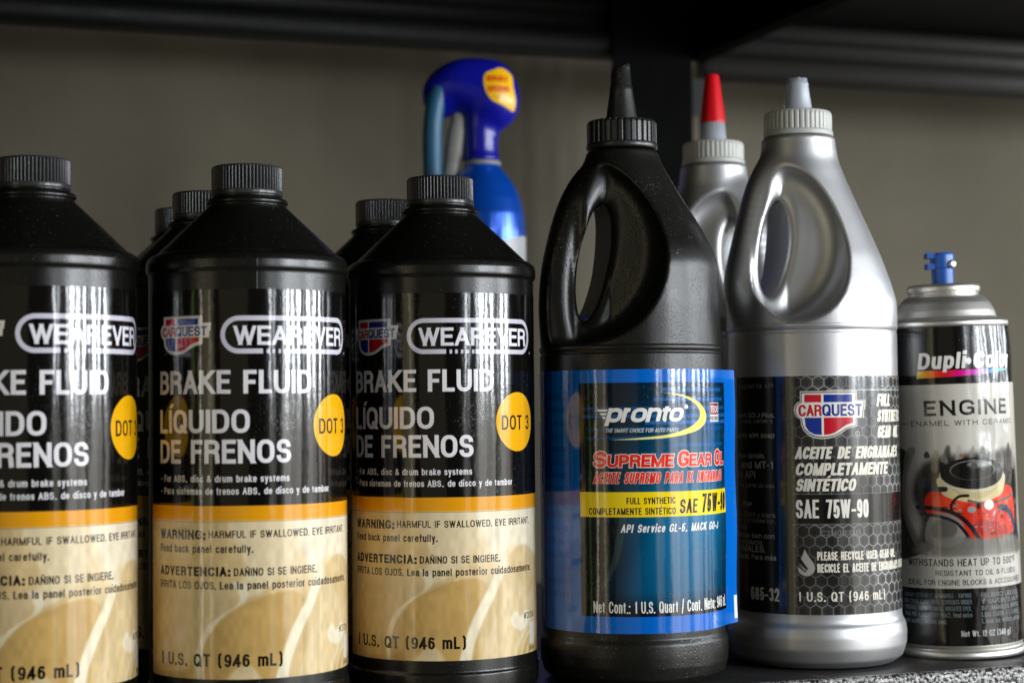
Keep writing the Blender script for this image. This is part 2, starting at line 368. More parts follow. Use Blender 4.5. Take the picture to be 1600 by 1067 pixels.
# ------------------------------------------------------------------ materials
def nmat(name):
    m = bpy.data.materials.new(name); m.use_nodes = True
    return m, m.node_tree.nodes, m.node_tree.links, m.node_tree.nodes['Principled BSDF']
def noise_node(N, L, scale, detail=3, coord='Object', stretch=None):
    tc = N.new('ShaderNodeTexCoord'); n = N.new('ShaderNodeTexNoise'); n.inputs['Scale'].default_value = scale; n.inputs['Detail'].default_value = detail
    if stretch:
        mp = N.new('ShaderNodeMapping'); mp.inputs['Scale'].default_value = stretch; L.new(tc.outputs[coord], mp.inputs[0]); L.new(mp.outputs[0], n.inputs['Vector'])
    else: L.new(tc.outputs[coord], n.inputs['Vector'])
    return n
def ramp(N, L, src, p0, p1, c0=(0, 0, 0, 1), c1=(1, 1, 1, 1)):
    r = N.new('ShaderNodeValToRGB'); r.color_ramp.elements[0].position = p0; r.color_ramp.elements[1].position = p1
    r.color_ramp.elements[0].color = c0; r.color_ramp.elements[1].color = c1; L.new(src, r.inputs[0]); return r
def add_bumps(N, L, B, specs):
    prev = None
    for src, dist, st in specs:
        b = N.new('ShaderNodeBump'); b.inputs['Distance'].default_value = dist; b.inputs['Strength'].default_value = st
        L.new(src, b.inputs['Height'])
        if prev: L.new(prev.outputs[0], b.inputs['Normal'])
        prev = b
    L.new(prev.outputs[0], B.inputs['Normal'])
def plastic(name, col, rough, bump=.00004, bscale=900, dust=0, metal=0, spec=.5, dustcol=(.35, .33, .27, 1), pores=0, trans=0, coat=0, smudge=.5):
    m, N, L, B = nmat(name)
    B.inputs['Base Color'].default_value = (*col, 1); B.inputs['Roughness'].default_value = rough; B.inputs['Metallic'].default_value = metal
    B.inputs['Specular IOR Level'].default_value = spec; B.inputs['Transmission Weight'].default_value = trans
    B.inputs['Coat Weight'].default_value = coat; B.inputs['Coat Roughness'].default_value = .15
    n = noise_node(N, L, bscale, 2); specs = [(n.outputs[0], bump, 1)]
    if pores:
        v = N.new('ShaderNodeTexVoronoi'); v.inputs['Scale'].default_value = 620; tc = N.new('ShaderNodeTexCoord'); L.new(tc.outputs['Object'], v.inputs[0])
        rr = ramp(N, L, v.outputs['Distance'], .1, .45); patch = noise_node(N, L, 30, 3); pr = ramp(N, L, patch.outputs[0], .45, .62)
        mu = N.new('ShaderNodeMath'); mu.operation = 'MULTIPLY'; L.new(rr.outputs[0], mu.inputs[0]); L.new(pr.outputs[0], mu.inputs[1])
        specs.append((mu.outputs[0], .00012, pores))
    add_bumps(N, L, B, specs)
    n2 = noise_node(N, L, 45, 5); mr = N.new('ShaderNodeMapRange'); L.new(n2.outputs[0], mr.inputs[0])
    mr.inputs[3].default_value = rough*(1-.35*smudge); mr.inputs[4].default_value = rough*(1+.6*smudge); L.new(mr.outputs[0], B.inputs['Roughness'])
    if dust:
        d = noise_node(N, L, 1700, 1); r = ramp(N, L, d.outputs[0], .765-dust*.035, .80-dust*.035)
        d2 = noise_node(N, L, 55, 3); r2 = ramp(N, L, d2.outputs[0], .38, .62)
        mu = N.new('ShaderNodeMath'); mu.operation = 'MULTIPLY'; L.new(r.outputs[0], mu.inputs[0]); L.new(r2.outputs[0], mu.inputs[1])
        f = noise_node(N, L, 14, 6); fr = ramp(N, L, f.outputs[0], .4, .75); mu2 = N.new('ShaderNodeMath'); mu2.operation = 'MULTIPLY_ADD'
        L.new(fr.outputs[0], mu2.inputs[0]); mu2.inputs[1].default_value = .015*dust; L.new(mu.outputs[0], mu2.inputs[2])
        mx = N.new('ShaderNodeMix'); mx.data_type = 'RGBA'; L.new(mu2.outputs[0], mx.inputs[0]); mx.inputs[6].default_value = (*col, 1); mx.inputs[7].default_value = dustcol
        L.new(mx.outputs[2], B.inputs['Base Color'])
    return m
def printed(name, img, rough=.115, wob=1.25, coat=.6, metal=0, crinkle=0, fine=1.0):
    m, N, L, B = nmat(name)
    t = N.new('ShaderNodeTexImage'); t.image = img; t.extension = 'EXTEND'; L.new(t.outputs[0], B.inputs['Base Color'])
    B.inputs['Roughness'].default_value = rough; B.inputs['Coat Weight'].default_value = coat; B.inputs['Coat Roughness'].default_value = .05; B.inputs['Metallic'].default_value = metal
    tall = noise_node(N, L, 60, 2, stretch=(1, 1, .18)); mid = noise_node(N, L, 260, 2, stretch=(1, 1, .55)); fi = noise_node(N, L, 1500, 2)
    specs = [(tall.outputs[0], .0008*wob, .35), (mid.outputs[0], .00006*wob, .6), (fi.outputs[0], .000012*fine, 1)]
    if crinkle:
        c = noise_node(N, L, 75, 2, stretch=(1, 1, .6)); v = N.new('ShaderNodeTexVoronoi'); v.feature = 'SMOOTH_F1'; v.inputs['Scale'].default_value = 60
        L.new(N.new('ShaderNodeTexCoord').outputs['Object'], v.inputs[0])
        specs += [(c.outputs[0], .0035*crinkle, .5), (v.outputs['Distance'], .0018*crinkle, .5)]
    add_bumps(N, L, B, specs)
    if crinkle:
        tc = N.new('ShaderNodeTexCoord'); sx = N.new('ShaderNodeSeparateXYZ'); L.new(tc.outputs['UV'], sx.inputs[0])
        mk = ramp(N, L, sx.outputs[0], .50, .62, (.12, .12, .12, 1)); my = ramp(N, L, sx.outputs[1], .15, .85, (1, 1, 1, 1), (.3, .3, .3, 1))
        mm_ = N.new('ShaderNodeMath'); mm_.operation = 'MULTIPLY'; L.new(mk.outputs[0], mm_.inputs[0]); L.new(my.outputs[0], mm_.inputs[1])
        for nd in N:
            if nd.type == 'BUMP' and nd.inputs['Distance'].default_value > .0003 and nd.inputs['Height'].links[0].from_node in (c, v): L.new(mm_.outputs[0], nd.inputs['Strength'])
    if coat:
        b = B.inputs['Normal'].links[0].from_socket; L.new(b, B.inputs['Coat Normal'])
    sp = noise_node(N, L, 1100, 1); r = ramp(N, L, sp.outputs[0], .62, .72); pa = noise_node(N, L, 90, 3, stretch=(1, 1, .3)); pr = ramp(N, L, pa.outputs[0], .45, .65)
    mu = N.new('ShaderNodeMath'); mu.operation = 'MULTIPLY'; L.new(r.outputs[0], mu.inputs[0]); L.new(pr.outputs[0], mu.inputs[1])
    mr = N.new('ShaderNodeMapRange'); L.new(mu.outputs[0], mr.inputs[0]); mr.inputs[3].default_value = rough; mr.inputs[4].default_value = .5
    L.new(mr.outputs[0], B.inputs['Roughness'])
    return m
M_black = plastic('black_bottle_plastic', (.005, .005, .004), .25, dust=.45, spec=.5)
M_cap = plastic('black_cap_plastic', (.036, .036, .038), .22, dust=.3)
M_gear_black = plastic('black_pebbled_plastic', (.005, .005, .004), .30, bump=.00004, bscale=900, dust=1.1, pores=.55, spec=.42)
M_gear_cap = plastic('black_nozzle_plastic', (.014, .014, .014), .28, dust=1.6)
M_silver = plastic('silver_bottle_plastic', (.55, .55, .555), .40, metal=.85, bump=.00002, bscale=600, dust=.25, dustcol=(.12, .11, .09, 1), smudge=.45)
M_clear = plastic('milky_cap_plastic', (.56, .56, .52), .30, trans=.2, bump=.00003, bscale=500, dust=.3, dustcol=(.3, .28, .22, 1))
M_nozzle = plastic('frosted_nozzle_plastic', (.50, .54, .60), .35, trans=.35, bump=.00002)
M_red = plastic('red_cap_plastic', (.62, .005, .012), .28, bump=.00002)
M_tin = plastic('tinned_steel', (.74, .72, .67), .40, metal=.95, bump=.00002, bscale=400, dust=.4, dustcol=(.16, .14, .1, 1))
M_bluenoz = plastic('blue_nozzle_plastic', (.015, .10, .42), .3, dust=.5)
M_bluecan = plastic('metallic_blue_paint', (.004, .11, .70), .22, metal=.45, coat=.6, bump=.00001)
M_bluehead = plastic('deep_blue_plastic', (.006, .008, .30), .22, bump=.00001)
M_teal = plastic('teal_hose_rubber', (.015, .10, .19), .45, bump=.0001, bscale=300)
M_grey = plastic('grey_lever_plastic', (.30, .29, .26), .45)
M_white = plastic('white_can_print', (.55, .56, .58), .3)
# hammered powder coat
m, N, L, B = nmat('hammered_powder_coat')
v = N.new('ShaderNodeTexVoronoi'); v.inputs['Scale'].default_value = 900; L.new(N.new('ShaderNodeTexCoord').outputs['Object'], v.inputs[0])
nn = noise_node(N, L, 520, 3); rr = ramp(N, L, nn.outputs[0], .42, .56, (.012, .012, .012, 1), (.34, .33, .32, 1)); L.new(rr.outputs[0], B.inputs['Base Color'])
B.inputs['Roughness'].default_value = .38; B.inputs['Metallic'].default_value = .35
add_bumps(N, L, B, [(nn.outputs[0], .0011, .9)]); M_hammer = m
m, N, L, B = nmat('dark_shelf_top')
n1 = noise_node(N, L, 30, 6); rr = ramp(N, L, n1.outputs[0], .35, .75, (.008, .008, .008, 1), (.035, .032, .028, 1))
rust = noise_node(N, L, 60, 5); r2 = ramp(N, L, rust.outputs[0], .63, .70); mx = N.new('ShaderNodeMix'); mx.data_type = 'RGBA'
L.new(r2.outputs[0], mx.inputs[0]); L.new(rr.outputs[0], mx.inputs[6]); mx.inputs[7].default_value = (.10, .045, .025, 1); L.new(mx.outputs[2], B.inputs['Base Color'])
B.inputs['Roughness'].default_value = .5; n2 = noise_node(N, L, 500, 3); add_bumps(N, L, B, [(n2.outputs[0], .0004, .6)]); M_top = m
M_rack = plastic('black_rack_paint', (.004, .004, .004), .55, spec=.22, bump=.0002, bscale=200)
M_rack_shaded = plastic('shaded_black_rack_paint', (.003, .003, .003), .8, spec=.04)  # rack black with deep shade put into the material, almost no gloss
M_postgrey = plastic('dim_grey_post_paint', (.035, .034, .033), .6, spec=.1)
M_rack_grey = plastic('dull_grey_rack_paint', (.050, .047, .044), .42, bump=.0002, bscale=200)
m, N, L, B = nmat('drab_painted_wall')
n1 = noise_node(N, L, 4.5, 9); rr = ramp(N, L, n1.outputs[0], .32, .68, (.096, .083, .056, 1), (.142, .124, .088, 1)); L.new(rr.outputs[0], B.inputs['Base Color'])
B.inputs['Roughness'].default_value = .85; n2 = noise_node(N, L, 120, 4); add_bumps(N, L, B, [(n2.outputs[0], .001, .5)]); M_wall = m
m, N, L, B = nmat('concrete_floor')
n1 = noise_node(N, L, 3, 8); rr = ramp(N, L, n1.outputs[0], .3, .7, (.10, .098, .09, 1), (.18, .175, .165, 1)); L.new(rr.outputs[0], B.inputs['Base Color']); B.inputs['Roughness'].default_value = .8; M_floor = m

# ------------------------------------------------------------------ setting
o = mesh_obj('wall', *box(-2600, 3600, 1420, 1500, -1000, 1800), M_wall, smooth=False); tag(o, kind='structure')
o = mesh_obj('floor', *box(-2600, 3600, -2600, 1420, -1060, -1000), M_floor, smooth=False); tag(o, kind='structure')

def beam_profile(x0, x1, yb, z0, dz=1.0):
    """rolled steel beam: two rounded lips with a recessed web, extruded along X"""
    P = [(0, 0), (-4, 1), (-7, 5), (-8, 10), (-7, 15), (-4, 18), (0, 19.5), (2, 22), (2, 29), (0, 31), (-3, 32), (-6, 35), (-6, 40), (-3, 44), (2, 45), (14, 45), (14, 0)]
    V = []; n = len(P)
    for x in (x0, x1): V += [(x, yb+a, z0+b*dz) for a, b in P]
    Fc = [(i, (i+1) % n, n+(i+1) % n, n+i) for i in range(n)] + [tuple(range(n))[::-1], tuple(range(n, 2*n))]
    return V, Fc
def slotted(x0, x1, y, z0, z1, pitch=38, sw=6, sh=20, th=2, phase=0):
    xc = (x0+x1)/2; parts = [box(x0, xc-sw/2, y, y+th, z0, z1), box(xc+sw/2, x1, y, y+th, z0, z1)]; z = z0+phase; last = z0
    while z+sh < z1:
        parts.append(box(xc-sw/2, xc+sw/2, y, y+th, last, z)); last = z+sh; z += pitch
    parts.append(box(xc-sw/2, xc+sw/2, y, y+th, last, z1)); return join(parts)

rack = empty('shelving_rack', 100, 1000, 0)
tag(rack, 'black steel shelving rack with hammered front edge that carries all the bottles', 'shelf')
def rk(name, VF, mat, smooth=False):
    V, Fc = VF; V = np.array(V, float)-np.array([100, 1000, 0]); return mesh_obj(name, V, Fc, mat, rack, smooth)
sb = rk('shelf_board', box(-560, 604, 751.5, 1246, -3, 0), M_top)
# front lip with a rounded top edge
P = [(751.5, 0), (750, -.15), (748.8, -.7), (748.1, -1.7), (748, -3), (748, -34), (749.5, -36), (762, -36), (762, -34.5), (751.5, -34.5)]
n = len(P); V = [(-560, a, b) for a, b in P]+[(604, a, b) for a, b in P]
rk('front_lip', (V, [(i, n+i, n+(i+1) % n, (i+1) % n) for i in range(n)]+[tuple(range(n)), tuple(range(n, 2*n))[::-1]]), M_hammer)
rk('upper_shelf_board', box(-560, 604, 751, 1262, 440, 444), M_rack)
rk('upper_front_lip', box(-560, 604, 747, 750.5, 405, 444), M_rack)
rk('back_beam', beam_profile(-560, 556, 1250, 394), M_rack, True)
rk('lower_back_beam', beam_profile(-560, 556, 1248, -48), M_rack, True)
rk('side_rail', join([box(600, 604, 752, 1250, 395, 439), box(590, 600, 752, 1250, 395, 399)]), M_rack_shaded)
rk('post', join([box(522, 588, 1240, 1242, -1000, 900), box(586, 588.2, 1242.2, 1272, -1000, 900), box(588.2, 606, 1251, 1254, 395, 900)]), M_rack_shaded)
rk('post', join([box(-600, -560.5, 1240, 1243, -1000, 900)]), M_rack)

rack2 = empty('shelving_rack', 1000, 1000, 0)
tag(rack2, 'dull grey neighbouring rack seen blurred behind the silver bottles at upper right', 'shelf')
def rk2(name, VF, mat, smooth=False):
    V, Fc = VF; V = np.array(V, float)-np.array([1000, 1000, 0]); return mesh_obj(name, V, Fc, mat, rack2, smooth)
rk2('back_beam', beam_profile(608, 1700, 1262, 384, 1.05), M_rack_grey, True)
rk2('shelf_board', box(606, 1700, 752, 1278, 434, 438), M_rack)
rk2('post', join([slotted(589.5, 612, 1262.5, -1000, 384, sw=9, sh=26, pitch=52, phase=29)]), M_postgrey)

# ------------------------------------------------------------------ the shield emblem
def shield(A, u0, u1, z0, z1, outline=True, pale=(235, 230, 220)):
    W, H = u1-u0, z1-z0
    def q(P): return [(u0+x*W, z0+y*H) for x, y in P]
    S = [(.087, 1), (.86, 1), (.86, .81), (1, .81), (.985, .60), (.97, .60), (.965, .43), (.86, .43), (.86, .26), (.78, .235), (.70, .19), (.62, .11), (.55, .05), (.46, .01), (.36, 0), (.27, .02), (.19, .08), (.125, .18), (.095, .30), (.09, .41)]
    B = [(.09, .41), (.05, .44), (.015, .52), (.0, .61), (.015, .70), (.05, .77), (.087, .79)]
    full = S+B
    if outline:
        A.put(A.poly(q(full)), (205, 200, 188)); c = np.array([.45, .52])
        def ins(k): return [tuple((np.array(p)-c)*[1-k, 1-k*1.5]+c) for p in full]
        A.put(A.poly(q(ins(.035))), (25, 25, 25)); A.put(A.poly(q(ins(.06))), pale); k = .06
    else:
        A.put(A.poly(q(full)), pale); k = .0
    red, blue = (196, 22, 40), (16, 48, 140)
    A.put(A.poly(q([(.145, .925), (.365, .925), (.365, .765), (.145, .765)])), red)
    A.put(A.poly(q([(.395, .925), (.79, .925), (.79, .765), (.395, .765)])), blue)
    A.put(A.poly(q([(.145, .445), (.365, .445), (.365, .085), (.27, .10), (.20, .16), (.155, .27)])), blue)
    A.put(A.poly(q([(.395, .445), (.80, .445), (.80, .335), (.70, .29), (.62, .21), (.54, .13), (.47, .095), (.395, .085)])), red)
    A.text('CAR', u0+.065*W, z0+.475*H, .24*H, width=.305*W, c=(190, 20, 38), off=.035, sp=.9)
    A.text('QUEST', u0+.375*W, z0+.475*H, .25*H, width=.56*W, c=(16, 44, 135), off=.035, sp=.92)

# ------------------------------------------------------------------ brake fluid label
A = Art(-57.6, 92, 16, 180.3, 11)
A.a[:] = np.array([13, 12, 10])/255.
top, z8, z2 = 180.3, 88.6, 82.2
# lower picture: pale pressed gears
lo = A.Z < z2
g = np.clip((A.U+57)/110, 0, 1)[..., None]; v = np.clip((A.Z-16)/66, 0, 1)[..., None]
tan = np.array([208, 174, 110.])*(1-g*v)+np.array([238, 226, 200.])*g*v
tan = tan*(0.93+.12*A.noise(.09, .09, 3)[..., None]); A.a[lo] = (tan/255.)[lo]
def soft(P, c, br, al=1): A.put(A.blur(A.poly(P, True), br)*lo, c, al)
soft([(-50, 84), (-20, 84), (-22, 66), (-30, 56), (-46, 50), (-56, 60)], (222, 196, 142), 2, .6)
soft([(-12, 82), (20, 82), (16, 66), (4, 54), (-6, 50), (-9, 55), (-5, 64)], (234, 216, 176), .5, .8)
soft([(18, 84), (60, 84), (60, 60), (50, 62), (34, 66), (26, 58), (20, 70)], (240, 228, 200), 1.2, .9)
soft([(-44, 58), (-26, 55), (-12, 56), (-9, 50), (-12, 46), (-20, 40), (-26, 32), (-30, 24), (-40, 30), (-47, 44)], (212, 190, 146), .8, .7)
soft([(-11, 57), (-8, 52), (-9, 47), (-14, 44), (-22, 38), (-26, 31), (-27.6, 24), (-26.5, 15), (-23, 15), (-24.5, 25), (-22, 33), (-17, 40), (-11, 45), (-5, 49), (-5, 55)], (238, 226, 196), .3, .9)
soft([(-24.5, 26), (-21, 34), (-14, 42), (-6, 47), (4, 51), (16, 52), (21, 46), (15, 34), (8, 20), (5, 12), (-22, 12), (-25, 18)], (198, 160, 92), .35, .85)
soft([(-10, 20), (-4, 22), (0, 18), (2, 12), (-14, 12)], (230, 212, 170), .6, .8)
soft([(29, 62), (32, 60), (27, 48), (19, 34), (14, 22), (12, 12), (7, 12), (9, 22), (14, 35), (21, 47), (26, 56)], (238, 226, 194), .35, 1)
soft([(33, 60), (36, 64), (44, 66), (54, 62), (60, 56), (60, 40), (50, 44), (42, 48), (36, 54)], (214, 186, 134), .5, .75)
soft([(36, 54), (44, 47), (56, 42), (60, 30), (60, 22), (46, 24), (34, 12), (18, 12), (22, 28), (30, 44)], (222, 200, 156), .6, .7)
soft([(38, 36), (41, 33), (45, 36), (50, 34), (49, 30), (42, 27), (36, 29), (34, 33)], (240, 230, 204), .5, .9)
for k in range(4):
    uu = 34+k*5; soft([(uu, 12), (uu+2, 12), (uu+5, 20), (uu+11, 26), (uu+16, 29), (uu+10, 27.5), (uu+3.5, 21)], (236, 222, 186), .4, .55)
soft([(62, 84), (92, 84), (92, 12), (70, 12), (62, 40)], (205, 175, 115), 1.5, .8)
bl_ = A.blur(A.a, .3); A.a[lo] = bl_[lo]; A.a[lo] = (A.a*(.95+.1*A.noise(.5, .25, 9)[..., None]))[lo]
st = A.rect(-58, 93, z2, z8); A.a[st] = np.array([236, 160, 18])/255.
A.put(A.rect(-58, 93, z2, z2+.25), (240, 215, 150), .7)
# headline block
shield(A, -48.3, -19.6, 152.7, 169.2, outline=False, pale=(228, 220, 208))
LAV = (214, 210, 224)
pill = A.rrect(-15.5, 51.5, 152.8, 168.9, 8) & ~A.rrect(-13.5, 49.5, 154.9, 166.8, 5.9)
pill &= ~A.rect(2.5, 16, 151, 155.2); A.put(pill, LAV)
for k in range(5): A.put(A.rect(4+k*2.6, 5.2+k*2.6, 152.9, 154.7), LAV)
A.text('WEAREVER', -9.9, 156.5, 8.1, width=57.6, off=.034, c=(238, 236, 244), edge=(13, 12, 10), ew=.02, sp=.93)
A.put(A.ell(52.6, 153.6, .45, .45), LAV)
HW = (236, 233, 236)
A.text('BRAKE FLUID', -48.8, 135.9, 10.0, width=73.9, off=.033, c=HW, sp=.96)
A.text('LÍQUIDO', -48.8, 119.3, 10.0, width=45.6, off=.033, c=HW, sp=.96)
A.text('DE FRENOS', -48.8, 106.5, 10.0, width=63.5, off=.033, c=HW, sp=.96)
A.text('• For ABS, disc & drum brake systems', -48.2, 98.6, 2.95, width=62.1, off=.028, c=HW)
A.text('• Para sistemas de frenos ABS, de disco y de tambor', -48.2, 93.4, 2.85, width=84.0, off=.028, c=HW)
A.put(A.ell(40.1, 122.0, 13.7, 13.5), (246, 180, 14))
A.text('DOT 3', 29.5, 118.4, 6.6, width=21.2, off=.018, c=(30, 24, 12), sp=1.02)
K = (16, 12, 8)
A.text('WARNING:', -48.8, 74.5, 4.0, width=26.2, off=.058, c=K); A.text('HARMFUL IF SWALLOWED. EYE IRRITANT.', -21.1, 75.2, 3.05, width=70.6, off=.024, c=K)
A.text('Read back panel carefully.', -48.8, 68.9, 3.3, width=46.7, off=.028, c=K)
A.text('ADVERTENCIA:', -48.8, 59.1, 4.0, width=37.1, off=.058, c=K); A.text('DAÑINO SI SE INGIERE.', -10.2, 59.2, 3.3, width=37.8, off=.024, c=K)
A.text('IRRITA LOS OJOS. Lea la panel posterior cuidadosamente.', -48.8, 53.6, 3.3, width=99.6, off=.024, c=K)
A.text('1 U.S. QT (946 mL)', -48.6, 21.2, 5.4, width=59.0, off=.038, c=K)
A.text('W20014', 43.7, 31.8, 3.0, width=11, off=.004, c=K); A.put(A.rect(49.4, 54.6, 19.8, 29.8), (232, 228, 218)); A.text('3477438', 49, 17.2, 1.5, width=6, off=.01, c=K)
M_brake = printed('brake_fluid_label_print', A.image('brake_fluid_label'))

# ------------------------------------------------------------------ label band mesh
def band(name, rad, a0, u0, u1, z0, z1, mat, parent, corner=2.0, n=170, rf=None, flap=None, zoff=0):
    """curved label; u in mm along the arc, local angle a0 (deg) is u=0"""
    us = np.unique(np.concatenate([np.linspace(u0, u1, n), u0+corner*(1-np.cos(np.linspace(0, math.pi/2, 7))), u1-corner*(1-np.cos(np.linspace(0, math.pi/2, 7)))]))
    V, UV, Fc = [], [], []; rows = 14
    for u in us:
        e = min(u-u0, u1-u); c = corner-math.sqrt(max(0, corner**2-(corner-e)**2)) if e < corner else 0
        for k in range(rows+1):
            z = z0+c+(z1-z0-2*c)*k/rows; a = R(a0)+u/rad; r = rad+(rf(u, z) if rf else 0)
            x, y = r*math.cos(a), r*math.sin(a)
            if flap and u > flap:
                af = R(a0)+flap/rad; d = u-flap; t = np.array([-math.sin(af), math.cos(af)]); nrm = np.array([math.cos(af), math.sin(af)])
                b = -.011*d*d-.3*math.sin(z*.11)*min(d/6, 1); x, y = rad*nrm+t*d-nrm*b
            V.append((x, y, z+zoff)); UV.append(((u-u0)/(u1-u0), (z-z0)/(z1-z0)))
    m = rows+1
    for i in range(len(us)-1):
        for k in range(rows): Fc.append((i*m+k, (i+1)*m+k, (i+1)*m+k+1, i*m+k+1))
    return mesh_obj(name, V, Fc, mat, parent, True, UV)

# ------------------------------------------------------------------ brake fluid bottle
def ribs(nr, depth, zlo, zhi):
    def f(A_, r, z):
        return r-(depth*(1-np.abs(np.cos(A_*nr/2))) if zlo <= z <= zhi and r > 8 else 0)
    return f
BP = rnd([(40, 0), (43.2, .8), (44.4, 3.2), (44.4, 9.6), (43.75, 10.6), (43.6, 11.2), (43.6, 187.4), (43.75, 188.2), (44.6, 189), (44.75, 190), (44.7, 193), (43.9, 195.3), (42.2, 196.6), (40.2, 197.4), (39.4, 198.2),
     (30, 207.3), (17.6, 219.0), (17.3, 219.8), (18.1, 220.4), (18.3, 221.3), (17.8, 222.3), (16.1, 222.7), (15.6, 223.4), (15.6, 226)], .5)
def brake_bottle(x, y, rot, label, group, bodyrot=0, proto=[None]):
    t = empty('brake_fluid_bottle', x, y, 0, rot); tag(t, label, 'bottle', group)
    if proto[0] is None:
        ang = np.sort(np.concatenate([np.linspace(0, 2*math.pi, 176, endpoint=False), [-math.pi/2+2*math.pi+d for d in (-.012, -.006, .006, .012)]]))
        def seam(A_, r, z): return r+.13*(np.abs(A_-1.5*math.pi) < .005)*(r > 20)
        V, Fc = lathe(BP, rfun=seam, angles=ang); b = mesh_obj('bottle_body', V, Fc, M_black, t)
        CP = rnd([(14.2, 224.0), (15.8, 224.2), (16.0, 224.8), (15.9, 226.3), (15.75, 226.4), (15.75, 236.4), (15.2, 237.2), (14.0, 237.5), (12, 237.45)], .25, 2)
        V, Fc = lathe(CP, n=720, rfun=ribs(60, 1.1, 226.35, 236.5)); c = mesh_obj('cap', V, Fc, M_cap, t); c.data.set_sharp_from_angle(angle=R(40))
        l = band('front_label', 43.78, -90, -57.5, 92, 16, 180.3, M_brake, t)
        proto[0] = (b, c, l)
    else:
        b, c, l = [p.copy() for p in proto[0]]
        for q in (b, c, l): COL.objects.link(q); q.parent = t
    l.location = (0, 0, random.uniform(-.4, .4)*MM); b.rotation_euler = (0, 0, R(bodyrot)); c.rotation_euler = (0, 0, R(bodyrot*1.7))
    return t
GB = 'black brake fluid bottles with tan gear labels'
brake_bottle(62.9, 793.6, 6.3, 'black brake fluid bottle at the left edge of the picture, cut off by the frame', GB, 120)
brake_bottle(156, 794.7, -6.1, 'front brake fluid bottle, second from left, with two caps behind its left shoulder', GB, 0)
brake_bottle(251.4, 809.8, -18, 'black brake fluid bottle in the front row next to the black gear oil bottle', GB, 61)
brake_bottle(154.2, 895.8, -10, 'brake fluid bottle whose ribbed cap shows just left of the second front cap', GB, 40)
brake_bottle(156.3, 970.3, -3, 'rearmost brake fluid bottle, its small dark cap half hidden, lowest of the caps', GB, 80)
brake_bottle(251.5, 907.0, -14, 'brake fluid bottle behind the left shoulder of the third front bottle', GB, 140)

# ------------------------------------------------------------------ gear oil bottles
def profile_fn(P):
    P = sorted(P); z = [p[0] for p in P]; c = [p[1] for p in P]; r = [p[2] for p in P]
    zz = np.arange(z[0], z[-1]+.5, .5); cc = np.interp(zz, z, c); rr = np.interp(zz, z, r)
    k = np.ones(9)/9
    def sm(a): return np.convolve(np.pad(a, 4, mode='edge'), k, 'valid')
    cc, rr = sm(sm(cc)), sm(sm(rr)); return lambda q: (np.interp(q, zz, cc), np.interp(q, zz, rr))
def handle_bottle(prof, path, ell, hole, wfun, zc, ztop, axl=None, h=.9, kc=3.0, kt=3.0, kh=3.0, ry=1.2):
    pf = profile_fn(prof); path = np.array(path, float)
    def f(x, y, z):
        c, r = pf(z); slope = .85; d = (np.hypot(x-c, y)-r)*slope
        ay = np.abs(y)
        ex, ez, ax, az = ell; k = np.hypot((x-ex)/ax, (z-ez)/az); kk = np.where(x < ex, np.hypot((x-ex)/axl, (z-ez)/az) if axl else np.abs(z-ez)/az, k); e2 = (kk-1)*min(ax, az)
        cv = smax(e2, (wfun(x, z)-ay)*.75, kc)
        d = smax(d, -cv, 1.5)
        hx, hz, hs, ha, hb = hole; q = np.hypot((x-hx-hs*(z-hz)-.004*(z-hz)**2*0)/ha, (z-hz)/hb); d = smax(d, -(q-1)*ha*.8, kh)
        td = np.full(np.shape(x), 1e9)
        for (x0, z0, ra), (x1, z1, rb) in zip(path[:-1], path[1:]):
            dx, dz = x1-x0, z1-z0; t = np.clip(((x-x0)*dx+(z-z0)*dz)/(dx*dx+dz*dz), 0, 1)
            dd = np.sqrt((x-x0-t*dx)**2+(z-z0-t*dz)**2+(y/ry)**2)-(ra+(rb-ra)*t); td = smin(td, dd, 1.0)
        d = smin(d, td, kt)
        return smax(d, z-ztop, 1.2)
    return surface_net(f, (-52, -50, zc-2), (50, 50, ztop+2), h, cut=zc)
def spp(P): return [tuple(p) for p in spline(P, 4, False)]

def big_ribs(nr, depth, zlo, zhi):
    def f(A_, r, z):
        ph = (A_*nr/(2*math.pi)) % 1.0
        return r-(depth*np.clip((np.abs(ph-.5)-.30)/.08, 0, 1) if zlo <= z <= zhi and r > 12 else 0)
    return f

# --- black gear oil bottle
BX, BY = 341.9, 794.8; ROT = -113.3+90+20
gb = empty('gear_oil_bottle', BX, BY, 0, ROT)
tag(gb, 'black gear oil bottle with handle, black nozzle and bright blue label with a loose edge', 'bottle')
top_ = handle_bottle(
    prof=[(140, 0, 43.4), (178, 0, 43.4), (196, .3, 42.2), (203, .3, 40.2), (216, -.5, 34), (230, -1.8, 26.5), (240, -2.6, 21.6), (246, -3, 18.6), (250, -3, 17.2), (260, -3, 17)],
    path=spp([(-10, 240, 9), (-19.5, 235.5, 8.2), (-27.5, 224, 7.6), (-33, 208, 7.5), (-36.2, 190, 7.8), (-36.6, 174, 8.4), (-34.5, 160, 9)]),
    ell=(-34, 203, 38, 45), hole=(-21.8, 197, .18, 7.3, 28),
    wfun=lambda x, z: np.where(x < -26, np.maximum(14+(x+26)*1.4, 6), 14+np.maximum(x+15, 0)*.7)-.15*8*np.log1p(np.exp((z-217)/8)), zc=156.2, ztop=251, kc=6)
low = lathe(rnd([(36, 0), (40, 1), (43.2, 4), (44.6, 9), (44.9, 14), (44.8, 19.5), (44.1, 21.2), (43.7, 22.2), (43.7, 152.8), (43.3, 153.6), (43.3, 154.3), (43.9, 155), (44.0, 156.4), (43.4, 157.4), (41, 157.6)], .8), n=180, close_top=False)
V, Fc = join([top_, low]); gbody = mesh_obj('bottle_body', V, Fc, M_gear_black, gb)
